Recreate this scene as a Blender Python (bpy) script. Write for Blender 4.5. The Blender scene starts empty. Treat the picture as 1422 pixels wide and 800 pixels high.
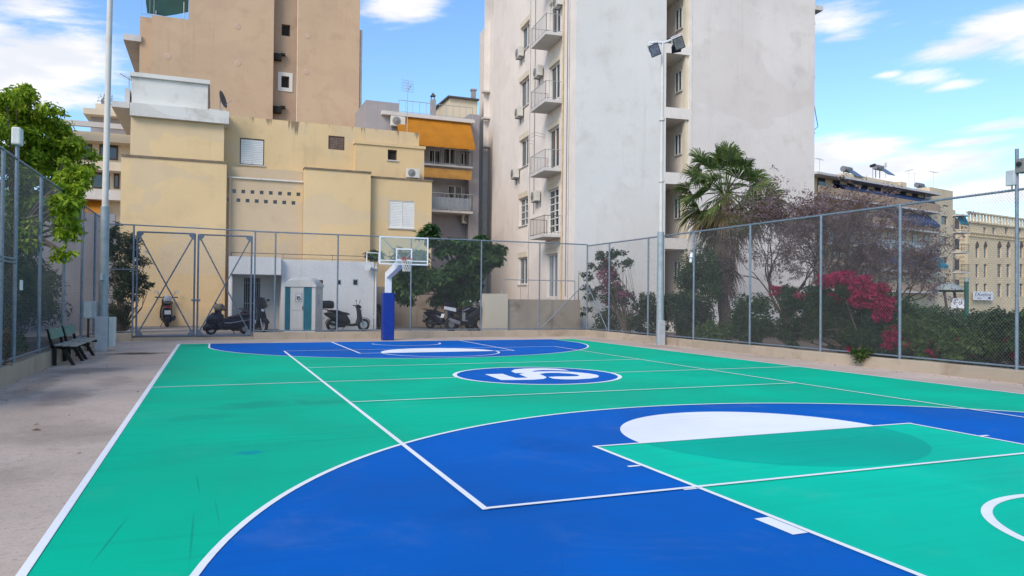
import bpy, math, random
from mathutils import Vector, Matrix
from mathutils.geometry import tessellate_polygon

R = math.radians
scene = bpy.context.scene
COL = scene.collection
rnd = random.Random(7)

# ------------------------------------------------------------------ camera
F_PX, YAW, PITCH, ROLL = 1035.856, 0.38155, 0.01312, 0.0096
CAM = Vector((1.037, -1.535, 1.691))
_r0 = Vector((math.cos(YAW), -math.sin(YAW), 0))
_fw = Vector((math.sin(YAW) * math.cos(PITCH), math.cos(YAW) * math.cos(PITCH), math.sin(PITCH)))
_u0 = _r0.cross(_fw)
CR = (_r0 * math.cos(ROLL) + _u0 * math.sin(ROLL)).normalized()
CU = (_u0 * math.cos(ROLL) - _r0 * math.sin(ROLL)).normalized()


def ray(u, v):
    """direction of a sight line measured on the survey photograph"""
    return _fw + CR * ((u - 711) / F_PX) - CU * ((v - 400) / F_PX)


def gz(u, v, z=0.0):
    d = ray(u, v)
    return CAM + d * ((z - CAM.z) / d.z)


def atY(u, v, y):
    d = ray(u, v)
    return CAM + d * ((y - CAM.y) / d.y)


def atX(u, v, x):
    d = ray(u, v)
    return CAM + d * ((x - CAM.x) / d.x)


cam_d = bpy.data.cameras.new('camera')
cam = bpy.data.objects.new('camera', cam_d)
COL.objects.link(cam)
cam.matrix_world = Matrix((
    (CR.x, CU.x, -_fw.x, CAM.x), (CR.y, CU.y, -_fw.y, CAM.y), (CR.z, CU.z, -_fw.z, CAM.z), (0, 0, 0, 1)))
cam_d.sensor_fit = 'HORIZONTAL'
cam_d.sensor_width = 36
cam_d.lens = F_PX / 1422 * 36
cam_d.clip_start = 0.05
cam_d.clip_end = 3000
scene.camera = cam


# ------------------------------------------------------------------ materials
class NT:
    def __init__(s, tree):
        s.t = tree
        s.n = tree.nodes
        s.l = tree.links

    def add(s, typ, ins=None, **props):
        nd = s.n.new(typ)
        for k, v in props.items():
            setattr(nd, k, v)
        for k, v in (ins or {}).items():
            sock = nd.inputs[k]
            if hasattr(v, 'is_output') or isinstance(v, bpy.types.NodeSocket):
                s.l.new(v, sock)
            else:
                sock.default_value = v
        return nd

    def math(s, op, a, b=0.0, c=None, clamp=False):
        ins = {0: a, 1: b}
        if c is not None:
            ins[2] = c
        return s.add('ShaderNodeMath', ins, operation=op, use_clamp=clamp).outputs[0]

    def noise(s, vec, scale, detail=5, rough=.6, dist=0.0):
        return s.add('ShaderNodeTexNoise', {'Vector': vec, 'Scale': scale, 'Detail': detail, 'Roughness': rough, 'Distortion': dist}).outputs[0]

    def ramp(s, x, a, b, lo=0.0, hi=1.0):
        return s.add('ShaderNodeMapRange', {0: x, 1: a, 2: b, 3: lo, 4: hi}, clamp=True, interpolation_type='SMOOTHSTEP').outputs[0]

    def mix(s, fac, a, b, mode='MIX'):
        nd = s.add('ShaderNodeMix', data_type='RGBA', blend_type=mode)
        for k, v in ((0, fac), (6, a), (7, b)):
            if isinstance(v, bpy.types.NodeSocket):
                s.l.new(v, nd.inputs[k])
            else:
                nd.inputs[k].default_value = v
        return nd.outputs[2]

    def scalevec(s, vec, x, y, z):
        return s.add('ShaderNodeMapping', {'Vector': vec, 'Scale': (x, y, z)}).outputs[0]


def c4(c):
    return (c[0], c[1], c[2], 1.0)


def lin(r, g, b):
    """sRGB 0-255 to linear"""
    f = lambda x: (x / 255 / 12.92) if x / 255 <= .04045 else ((x / 255 + .055) / 1.055) ** 2.4
    return (f(r), f(g), f(b))


def newmat(name):
    m = bpy.data.materials.new(name)
    m.use_nodes = True
    nt = NT(m.node_tree)
    b = m.node_tree.nodes['Principled BSDF']
    return m, nt, b


def simple(name, col, rough=.6, metal=0.0, var=.12, scale=6.0, bump=0.0, spec=.4):
    m, nt, b = newmat(name)
    tc = nt.add('ShaderNodeTexCoord').outputs['Object']
    n = nt.noise(tc, scale, 6, .65)
    k = nt.ramp(n, .25, .75)
    dark = tuple(x * (1 - var) for x in col)
    light = tuple(min(1, x * (1 + var)) for x in col)
    b.inputs['Base Color'].default_value = c4(col)
    nt.l.new(nt.mix(k, c4(dark), c4(light)), b.inputs['Base Color'])
    b.inputs['Roughness'].default_value = rough
    b.inputs['Metallic'].default_value = metal
    b.inputs['Specular IOR Level'].default_value = spec
    if bump:
        nt.l.new(nt.add('ShaderNodeBump', {'Strength': bump, 'Distance': .02, 'Height': nt.noise(tc, scale * 12, 4)}).outputs[0], b.inputs['Normal'])
    return m


def plaster(name, col, stain, streak=.35, patch=.35, patchcol=None, blotch=.25, bump=.15, psize=.22):
    """weathered render: broad tone changes, repaired patches, rain streaks, fine grain"""
    m, nt, b = newmat(name)
    tc = nt.add('ShaderNodeTexCoord').outputs['Object']
    big = nt.noise(tc, .18, 5, .6, .4)
    mid = nt.noise(tc, .9, 6, .65, .2)
    fine = nt.noise(tc, 9, 5, .7)
    col1 = nt.mix(nt.ramp(big, .3, .7), c4(tuple(x * .93 for x in col)), c4(tuple(min(1, x * 1.05) for x in col)))
    col1 = nt.mix(nt.math('MULTIPLY', nt.ramp(mid, .48, .74), blotch), col1, c4(stain))
    if patchcol:
        pn = nt.noise(nt.scalevec(tc, 1, 1, 1.5), psize, 3, .5, .8)
        col1 = nt.mix(nt.math('MULTIPLY', nt.ramp(pn, .54, .57), patch), col1, c4(patchcol))
    sv = nt.noise(nt.scalevec(tc, 2.6, 2.6, .10), 1.0, 6, .7)
    sm = nt.math('MULTIPLY', nt.ramp(sv, .52, .78), nt.ramp(nt.noise(tc, .25, 3), .35, .65))
    col1 = nt.mix(nt.math('MULTIPLY', sm, streak), col1, c4(stain))
    col1 = nt.mix(nt.math('MULTIPLY', nt.ramp(fine, .3, .7), .06), col1, c4(tuple(x * .6 for x in col)))
    nt.l.new(col1, b.inputs['Base Color'])
    b.inputs['Roughness'].default_value = .9
    b.inputs['Specular IOR Level'].default_value = .2
    h = nt.math('ADD', nt.math('MULTIPLY', fine, .5), mid)
    nt.l.new(nt.add('ShaderNodeBump', {'Strength': bump, 'Distance': .03, 'Height': h}).outputs[0], b.inputs['Normal'])
    return m


def top_streaks(mat, ztop, depth, col):
    """dark rain runs that start under a wall's top edge"""
    nt = NT(mat.node_tree)
    b = mat.node_tree.nodes['Principled BSDF']
    old = b.inputs['Base Color'].links[0].from_socket
    tc = nt.add('ShaderNodeNewGeometry').outputs['Position']
    z_ = nt.add('ShaderNodeSeparateXYZ', {0: tc}).outputs[2]
    sv = nt.noise(nt.scalevec(tc, 3.2, 3.2, .05), 1.0, 4, .6)
    ln = nt.math('MULTIPLY', nt.ramp(sv, .5, .85), depth * 2.2)
    g = nt.math('SUBTRACT', ztop, z_)
    k = nt.math('MULTIPLY', nt.ramp(nt.math('SUBTRACT', g, ln), .12, -.25), nt.ramp(sv, .50, .62))
    nt.l.new(nt.mix(nt.math('MULTIPLY', k, .75), old, c4(col)), b.inputs['Base Color'])


def spot(nt, tc, x, y, rx, ry, ang=0.0, rag=.5):
    """mask of one ragged stain lying at (x, y) on the ground"""
    mp = nt.add('ShaderNodeMapping', {'Vector': tc, 'Location': (x, y, 0), 'Rotation': (0, 0, ang), 'Scale': (rx, ry, 1)}, vector_type='TEXTURE').outputs[0]
    mp = nt.add('ShaderNodeVectorMath', {0: mp, 1: (1, 1, 0)}, operation='MULTIPLY').outputs[0]
    ln = nt.add('ShaderNodeVectorMath', {0: mp}, operation='LENGTH').outputs['Value']
    n = nt.noise(tc, 2.2, 6, .7)
    d = nt.math('ADD', ln, nt.math('MULTIPLY', nt.math('SUBTRACT', n, .5), rag * 3))
    return nt.ramp(d, 1.05, .35)


def paint(name, col, rough=.7, var=.10, stains=(), scuff=.35, dark=(.01, .08, .07), wear=.12):
    m, nt, b = newmat(name)
    tc = nt.add('ShaderNodeTexCoord').outputs['Object']
    big = nt.noise(tc, .35, 5, .6, .5)
    fine = nt.noise(tc, 30, 4, .7)
    c = nt.mix(nt.ramp(big, .3, .7), c4(tuple(x * (1 - var) for x in col)), c4(tuple(x * (1 + var) for x in col)))
    roll_ = nt.noise(nt.scalevec(tc, .25, 4.5, 1), 1.3, 4, .6)
    c = nt.mix(nt.math('MULTIPLY', nt.ramp(roll_, .5, .8), .16), c, c4(dark))
    dust = nt.noise(tc, .8, 8, .72, .8)
    c = nt.mix(nt.math('MULTIPLY', nt.ramp(dust, .52, .80), .09), c, (.45, .47, .44, 1))
    c = nt.mix(nt.math('MULTIPLY', nt.ramp(nt.noise(tc, 55, 3, .7), .60, .74), wear), c, c4(dark))
    sc = nt.noise(nt.scalevec(nt.add('ShaderNodeMapping', {'Vector': tc, 'Rotation': (0, 0, .5)}).outputs[0], 9, .5, 1), 1.0, 3, .6, 1.2)
    scm = nt.math('MULTIPLY', nt.ramp(sc, .70, .76), nt.ramp(nt.noise(tc, .6, 3), .55, .7))
    c = nt.mix(nt.math('MULTIPLY', scm, scuff), c, c4(dark))
    sp = nt.noise(tc, 14, 2, .5)
    c = nt.mix(nt.math('MULTIPLY', nt.ramp(sp, .76, .80), .25), c, c4(dark))
    for st_ in stains:
        x, y, rx, ry, a, k = st_[:6]
        c = nt.mix(nt.math('MULTIPLY', spot(nt, tc, x, y, rx, ry, a, st_[7] if len(st_) > 7 else .5), k), c, c4(st_[6] if len(st_) > 6 else dark))
    nt.l.new(c, b.inputs['Base Color'])
    nt.l.new(nt.ramp(big, .2, .8, rough - .08, rough + .1), b.inputs['Roughness'])
    b.inputs['Specular IOR Level'].default_value = .07
    nt.l.new(nt.add('ShaderNodeBump', {'Strength': .12, 'Distance': .004, 'Height': fine}).outputs[0], b.inputs['Normal'])
    return m


def concrete_ground(name, col):
    m, nt, b = newmat(name)
    tc = nt.add('ShaderNodeTexCoord').outputs['Object']
    big = nt.noise(tc, .28, 6, .62, .6)
    mid = nt.noise(tc, 2.4, 7, .7, .3)
    fine = nt.noise(tc, 38, 5, .75)
    c = nt.mix(nt.ramp(big, .3, .7), c4(tuple(x * .80 for x in col)), c4(tuple(x * 1.12 for x in col)))
    c = nt.mix(nt.math('MULTIPLY', nt.ramp(mid, .5, .75), .30), c, c4((col[0] * .62, col[1] * .56, col[2] * .52)))
    c = nt.mix(nt.math('MULTIPLY', nt.ramp(nt.noise(tc, 1.1, 5, .6, .3), .58, .72), .25), c, c4((.42, .32, .28)))
    c = nt.mix(nt.math('MULTIPLY', nt.ramp(fine, .50, .72), .6), c, c4(tuple(x * .40 for x in col)))
    c = nt.mix(nt.math('MULTIPLY', nt.ramp(nt.noise(tc, 85, 3, .7), .58, .8), .35), c, c4(tuple(min(1, x * 1.6) for x in col)))
    vor = nt.add('ShaderNodeTexVoronoi', {'Vector': nt.add('ShaderNodeVectorMath', {0: tc, 1: nt.add('ShaderNodeCombineXYZ', {0: nt.math('MULTIPLY', mid, 1.2), 1: nt.math('MULTIPLY', big, 2.0)}).outputs[0]}, operation='ADD').outputs[0], 'Scale': .33}, feature='DISTANCE_TO_EDGE').outputs['Distance']
    crack = nt.math('MULTIPLY', nt.math('MULTIPLY', nt.ramp(vor, .006, .001), nt.ramp(big, .5, .62)), .4)
    c = nt.mix(crack, c, c4((.06, .05, .045)))
    c = nt.mix(nt.math('MULTIPLY', nt.ramp(nt.noise(tc, 13, 6, .75), .50, .68), .5), c, c4(tuple(x * .55 for x in col)))
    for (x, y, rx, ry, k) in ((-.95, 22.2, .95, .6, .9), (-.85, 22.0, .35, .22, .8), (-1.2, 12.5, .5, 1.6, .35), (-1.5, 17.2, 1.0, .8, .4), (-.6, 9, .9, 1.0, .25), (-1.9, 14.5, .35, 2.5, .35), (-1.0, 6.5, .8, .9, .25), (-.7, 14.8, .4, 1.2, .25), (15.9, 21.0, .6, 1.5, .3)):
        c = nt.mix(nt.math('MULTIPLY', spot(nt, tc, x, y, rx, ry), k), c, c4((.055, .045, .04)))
    nt.l.new(c, b.inputs['Base Color'])
    b.inputs['Roughness'].default_value = .93
    b.inputs['Specular IOR Level'].default_value = .25
    nt.l.new(nt.add('ShaderNodeBump', {'Strength': .5, 'Distance': .008, 'Height': nt.math('ADD', fine, nt.math('MULTIPLY', mid, .6))}).outputs[0], b.inputs['Normal'])
    return m


def leafmat(name, cols, trans=.35, rough=.55):
    m, nt, b = newmat(name)
    rn = nt.add('ShaderNodeNewGeometry').outputs['Random Per Island']
    cr = nt.add('ShaderNodeValToRGB', {'Fac': rn})
    el = cr.color_ramp.elements
    while len(el) < len(cols):
        el.new(.5)
    for i, c in enumerate(cols):
        el[i].position = i / (len(cols) - 1)
        el[i].color = c4(c)
    nt.l.new(cr.outputs[0], b.inputs['Base Color'])
    b.inputs['Roughness'].default_value = rough
    b.inputs['Specular IOR Level'].default_value = .3
    tr = nt.add('ShaderNodeBsdfTranslucent', {'Color': cr.outputs[0]}).outputs[0]
    mx = nt.add('ShaderNodeMixShader', {0: trans, 1: b.outputs[0], 2: tr}).outputs[0]
    nt.l.new(mx, nt.n['Material Output'].inputs[0])
    return m


def glassmat(name):
    m, nt, b = newmat(name)
    lw = nt.add('ShaderNodeFresnel', {'IOR': 1.35}).outputs[0]
    tr = nt.add('ShaderNodeBsdfTransparent', {'Color': (.9, .95, .93, 1)}).outputs[0]
    gl = nt.add('ShaderNodeBsdfGlossy', {'Color': (.9, .9, .9, 1), 'Roughness': .08}).outputs[0]
    df = nt.add('ShaderNodeBsdfDiffuse', {'Color': (.75, .8, .8, 1)}).outputs[0]
    a = nt.add('ShaderNodeMixShader', {0: .10, 1: tr, 2: df}).outputs[0]
    nt.l.new(nt.add('ShaderNodeMixShader', {0: lw, 1: a, 2: gl}).outputs[0], nt.n['Material Output'].inputs[0])
    return m


def brickmat(name, c1, c2, mortar, sx, sz):
    m, nt, b = newmat(name)
    tc = nt.add('ShaderNodeTexCoord').outputs['Object']
    sp = nt.add('ShaderNodeSeparateXYZ', {0: tc})
    vec = nt.add('ShaderNodeCombineXYZ', {0: nt.math('ADD', sp.outputs[0], nt.math('MULTIPLY', sp.outputs[1], .25)), 1: sp.outputs[2]}).outputs[0]
    br = nt.add('ShaderNodeTexBrick', {'Vector': vec, 'Color1': c4(c1), 'Color2': c4(c2), 'Mortar': c4(mortar), 'Scale': 1.0, 'Mortar Size': .03, 'Brick Width': sx, 'Row Height': sz})
    c = nt.mix(nt.math('MULTIPLY', nt.ramp(nt.noise(tc, .4, 5), .4, .7), .25), br.outputs[0], c4(tuple(x * .55 for x in c1)))
    nt.l.new(c, b.inputs['Base Color'])
    b.inputs['Roughness'].default_value = .9
    return m


M = {}
M['patchbrown'] = simple('brown_patch_mat', (.52, .37, .27), .9, 0, .1, 4)
M['dark_strip'] = simple('dark_strip_mat', (.20, .15, .105), .9, 0, .3, 3)  # dark brown for strips that draw the dark lines along the yellow blocks
M['slatbrown'] = simple('brown_slat_mat', (.16, .11, .085), .7, 0, .2, 5)
M['soil'] = simple('soil_mat', (.12, .09, .065), .95, 0, .35, 1.2, .6)
M['asphalt'] = simple('asphalt_mat', (.075, .073, .07), .9, 0, .25, .5, .4)
M['yard'] = concrete_ground('yard_mat', (.36, .31, .26))
M['concrete'] = concrete_ground('concrete_mat', (.575, .46, .37))
M['kerb'] = plaster('kerb_mat', (.45, .37, .28), (.20, .13, .085), .65, .4, (.30, .26, .20), .5, .5)
def scratch(u0, v0, u1, v1, wd, k):
    a, b = gz(u0, v0), gz(u1, v1)
    return ((a.x + b.x) / 2, (a.y + b.y) / 2, (b - a).length / 2, wd, math.atan2(b.y - a.y, b.x - a.x), k, (.01, .10, .08), .12)


_bp = gz(345, 629)
M['green'] = paint('court_green_mat', (.0, .475, .275), stains=(scratch(118, 795, 184, 710, .012, .38), scratch(262, 795, 270, 705, .012, .32), scratch(298, 690, 306, 735, .008, .3), scratch(272, 655, 278, 690, .008, .4), (_bp.x, _bp.y, .16, .13, .3, .55, (.0, .23, .42), .8),
                                                              (1.75, 10.6, .75, .55, .3, .30, (.01, .16, .13), .8), (2.6, 10.6, .6, .35, 0, .25, (.01, .16, .13), .9), (.9, 9.6, .6, .4, 0, .18, (.01, .16, .13), .9), (.6, 25.4, .7, .35, 0, .3), (1.0, 7.2, 1.2, .5, .1, .13, (.01, .2, .16), .9)))
M['green_key'] = paint('court_key_mat', (.0, .55, .35))
M['green_dark'] = paint('court_key_half_disc_mat', (.0, .43, .295))
M['blue'] = paint('court_blue_mat', (.0, .117, .465), dark=(.003, .055, .22), var=.11, stains=((4.6, 6.3, .5, .7, .5, .25), (3.2, 4.1, .8, .3, .2, .2)))
M['line'] = paint('court_line_mat', (.86, .87, .87), dark=(.38, .44, .46), scuff=.7, var=.05, wear=.5)
M['galv'] = simple('galvanised_mat', (.20, .245, .295), .5, .35, .18, 8)
M['gate'] = simple('gate_steel_mat', (.15, .18, .225), .5, .3, .2, 8)
M['wire'] = simple('wire_mat', (.18, .185, .19), .6, .1, .1, 3)
M['pole'] = plaster('pole_paint_mat', (.66, .625, .58), (.36, .20, .10), .9, .2, None, .45, .05)
M['polelow'] = simple('pole_low_mat', (.33, .37, .39), .5, .3, .15, 4)
M['white'] = simple('white_metal_mat', (.78, .79, .80), .4, 0, .06, 5)
M['boxgrey'] = simple('grey_box_mat', (.46, .48, .50), .5, .1, .12, 5)
M['boxpale'] = simple('pale_box_mat', (.62, .63, .60), .55, 0, .1, 5)
M['pad'] = simple('blue_pad_mat', (.003, .030, .25), .45, 0, .2, 5, .1)
M['rim'] = simple('rim_red_mat', (.32, .05, .05), .5, .1, .2, 5)
M['net'] = simple('net_mat', (.78, .74, .68), .9, 0, .1, 20)
M['acrylic'] = glassmat('acrylic_mat')
M['iron'] = simple('cast_iron_mat', (.016, .018, .018), .5, .3, .3, 10)
M['benchgreen'] = simple('bench_green_mat', (.12, .23, .185), .6, 0, .35, 9, .2)
M['benchgrey'] = simple('bench_worn_mat', (.33, .33, .29), .75, 0, .3, 10, .3)
M['black'] = simple('black_plastic_mat', (.010, .010, .012), .42, 0, .3, 8)
M['rubber'] = simple('rubber_mat', (.018, .018, .018), .85, 0, .3, 12)
M['navy'] = simple('dark_blue_paint_mat', (.008, .009, .022), .36, .1, .2, 4)
M['charcoal'] = simple('charcoal_paint_mat', (.022, .022, .023), .4, .2, .2, 4)
M['seat'] = simple('vinyl_seat_mat', (.016, .016, .024), .55, 0, .25, 10)
M['chrome'] = simple('alloy_mat', (.55, .56, .58), .3, .9, .1, 6)
M['plate'] = simple('plate_mat', (.75, .77, .78), .5, 0, .05, 30)
M['red'] = simple('red_lens_mat', (.28, .015, .015), .3, 0, .15, 8)
M['lens'] = simple('lamp_lens_mat', (.6, .63, .66), .15, .2, .1, 8)
M['helmet'] = simple('grey_cloth_mat', (.40, .41, .43), .7, 0, .2, 6)
M['tan'] = simple('tan_cover_mat', (.30, .23, .16), .8, 0, .25, 6)
M['pottywhite'] = plaster('cabin_white_mat', (.66, .64, .59), (.36, .30, .22), .4, .2, None, .3, .06)
M['teal'] = simple('teal_panel_mat', (.0, .16, .215), .5, 0, .18, 3)
M['yellow'] = plaster('yellow_render_mat', (.70, .51, .28), (.46, .34, .20), .35, .5, (.60, .475, .325), .32, psize=.3)
M['yellow_rear'] = plaster('yellow_rear_mat', (.70, .51, .28), (.44, .32, .19), .5, .5, (.60, .465, .31), .35, psize=.33)
M['yellowbare'] = plaster('bare_patch_render_mat', (.56, .43, .285), (.36, .27, .18), .35, .5, (.64, .47, .225), .28, psize=.2)
M['parapet'] = plaster('parapet_white_mat', (.66, .645, .60), (.30, .255, .20), .7, .4, (.50, .47, .42), .45)
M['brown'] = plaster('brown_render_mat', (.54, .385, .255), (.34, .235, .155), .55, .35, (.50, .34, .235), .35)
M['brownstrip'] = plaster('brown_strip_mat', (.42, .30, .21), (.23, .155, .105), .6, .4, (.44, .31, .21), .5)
M['white_wall_l'] = plaster('tower_side_mat', (.76, .685, .615), (.46, .385, .32), .5, .3, (.62, .56, .51), .22)
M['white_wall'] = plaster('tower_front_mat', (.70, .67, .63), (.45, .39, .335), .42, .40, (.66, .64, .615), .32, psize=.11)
M['white_wall2'] = plaster('tower_wing_mat', (.71, .65, .60), (.47, .40, .345), .45, .4, (.60, .525, .475), .40, psize=.13)
M['retain'] = plaster('retaining_mat', (.42, .355, .285), (.16, .11, .075), .75, .4, (.33, .26, .20), .7)
M['annex'] = plaster('annex_white_mat', (.68, .67, .65), (.42, .41, .40), .4, .3, (.58, .58, .6), .25)
M['greywall'] = plaster('grey_render_mat', (.33, .31, .32), (.20, .18, .18), .4, .3, (.38, .35, .35), .3)
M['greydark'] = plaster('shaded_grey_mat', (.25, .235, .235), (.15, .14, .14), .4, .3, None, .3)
M['cream'] = plaster('cream_render_mat', (.64, .56, .43), (.38, .32, .24), .35, .3, None, .25)
M['slab'] = plaster('slab_mat', (.58, .55, .52), (.30, .26, .23), .5, .3, None, .35)
M['orange'] = simple('orange_canvas_mat', (.40, .155, .008), .8, 0, .12, 1.2)
M['orangeold'] = simple('old_orange_canvas_mat', (.36, .185, .045), .85, 0, .18, 1.5)
M['teal_canvas'] = simple('teal_canvas_mat', (.0, .17, .24), .8, 0, .12, 1.5)
M['blue_canvas'] = simple('blue_canvas_mat', (.025, .05, .13), .8, 0, .3, 1.0)
M['green_canvas'] = simple('green_canvas_mat', (.012, .05, .04), .8, 0, .2, 1.2)
M['rail'] = simple('railing_mat', (.36, .38, .39), .5, .3, .15, 5)
M['raildark'] = simple('dark_railing_mat', (.09, .085, .08), .6, .3, .2, 5)
M['frame'] = simple('window_frame_mat', (.66, .66, .64), .5, 0, .08, 5)
M['brownframe'] = simple('brown_frame_mat', (.10, .055, .035), .6, 0, .2, 5)
M['pane'] = simple('window_glass_mat', (.025, .03, .035), .08, 0, .3, .5, 0, .8)
M['panepale'] = simple('pale_window_glass_mat', (.20, .23, .26), .12, 0, .3, .6, 0, .8)
M['shutter'] = simple('shutter_mat', (.72, .71, .67), .6, 0, .07, 4)
M['darkvoid'] = simple('dark_interior_mat', (.02, .018, .016), .9, 0, .3, 3)
M['acwhite'] = simple('ac_casing_mat', (.60, .57, .50), .55, 0, .1, 6)
M['acgrille'] = simple('ac_grille_mat', (.20, .19, .18), .6, 0, .2, 20)
M['pipe'] = simple('pipe_mat', (.55, .42, .26), .6, 0, .2, 2)
M['pipepale'] = simple('pale_pipe_mat', (.62, .58, .54), .6, 0, .15, 2)
M['bark'] = simple('bark_mat', (.12, .09, .065), .95, 0, .35, 7, .6)
M['bag'] = simple('plastic_bag_mat', (.75, .75, .76), .4, 0, .1, 10)
M['palmbark'] = simple('palm_bark_mat', (.17, .12, .085), .95, 0, .4, 9, .8)
M['twig'] = simple('twig_mat', (.105, .07, .058), .95, 0, .3, 7)
M['stone'] = brickmat('stone_block_mat', (.66, .53, .34), (.72, .58, .38), (.48, .37, .24), .7, .32)
M['apt'] = plaster('apartment_render_mat', (.64, .52, .36), (.38, .29, .2), .35, .3, None, .3)
M['signwhite'] = simple('sign_white_mat', (.72, .72, .74), .5, 0, .05, 4)
M['signblue'] = simple('sign_letter_mat', (.05, .05, .16), .6, 0, .1, 4)
M['greenpost'] = simple('green_post_mat', (.012, .09, .07), .5, .1, .2, 4)
M['tankgrey'] = simple('tank_mat', (.20, .20, .205), .6, .2, .2, 3)
M['solar'] = simple('solar_panel_mat', (.07, .072, .078), .2, .2, .2, 3)
M['palecloth'] = simple('pale_canopy_mat', (.27, .31, .29), .6, 0, .15, 3)

L = {}
L['acacia'] = leafmat('bright_leaf_mat', [(.09, .17, .010), (.20, .31, .016), (.34, .46, .025), (.48, .56, .045)], .45)
L['darkhedge'] = leafmat('hedge_leaf_mat', [(.012, .032, .010), (.028, .062, .015), (.052, .09, .022)], .2)
L['fig'] = leafmat('fig_leaf_mat', [(.014, .048, .020), (.03, .085, .026), (.055, .13, .034), (.10, .19, .045)], .35)
L['oleander'] = leafmat('oleander_leaf_mat', [(.012, .03, .012), (.03, .055, .022), (.05, .08, .028)], .25)
L['boug'] = leafmat('bougainvillea_leaf_mat', [(.012, .028, .012), (.025, .055, .018), (.045, .085, .025)], .25)
L['magenta'] = leafmat('magenta_bract_mat', [(.10, .002, .022), (.25, .003, .038), (.35, .005, .06), (.44, .010, .085), (.52, .04, .15)], .35)
L['pink'] = leafmat('faded_bract_mat', [(.22, .05, .11), (.30, .08, .15), (.16, .04, .08)], .3)
L['whitefl'] = leafmat('white_blossom_mat', [(.55, .55, .48), (.68, .68, .62), (.75, .74, .70)], .3)
L['purple'] = leafmat('seed_leaf_mat', [(.16, .11, .105), (.23, .165, .165), (.29, .215, .265), (.20, .14, .105)], .35)
L['brownleaf'] = leafmat('brown_leaf_mat', [(.12, .07, .03), (.20, .12, .045), (.08, .055, .03)], .3)
L['shrub'] = leafmat('shrub_leaf_mat', [(.03, .06, .016), (.06, .11, .026), (.11, .16, .038)], .3)
L['palm'] = leafmat('palm_leaf_mat', [(.045, .085, .022), (.10, .15, .038), (.19, .235, .07)], .4)
L['palmold'] = leafmat('old_palm_leaf_mat', [(.16, .14, .055), (.25, .19, .09), (.20, .15, .08)], .25)
L['palmdead'] = leafmat('dead_palm_leaf_mat', [(.085, .058, .04), (.13, .09, .06), (.055, .04, .03)], .2)
L['litter'] = leafmat('litter_mat', [(.16, .09, .04), (.28, .17, .08), (.10, .07, .04)], .1)


# ------------------------------------------------------------------ mesh builder
def wloc(o):
    p = Vector((0, 0, 0))
    while o is not None:
        p += o.location
        o = o.parent
    return p


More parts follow.
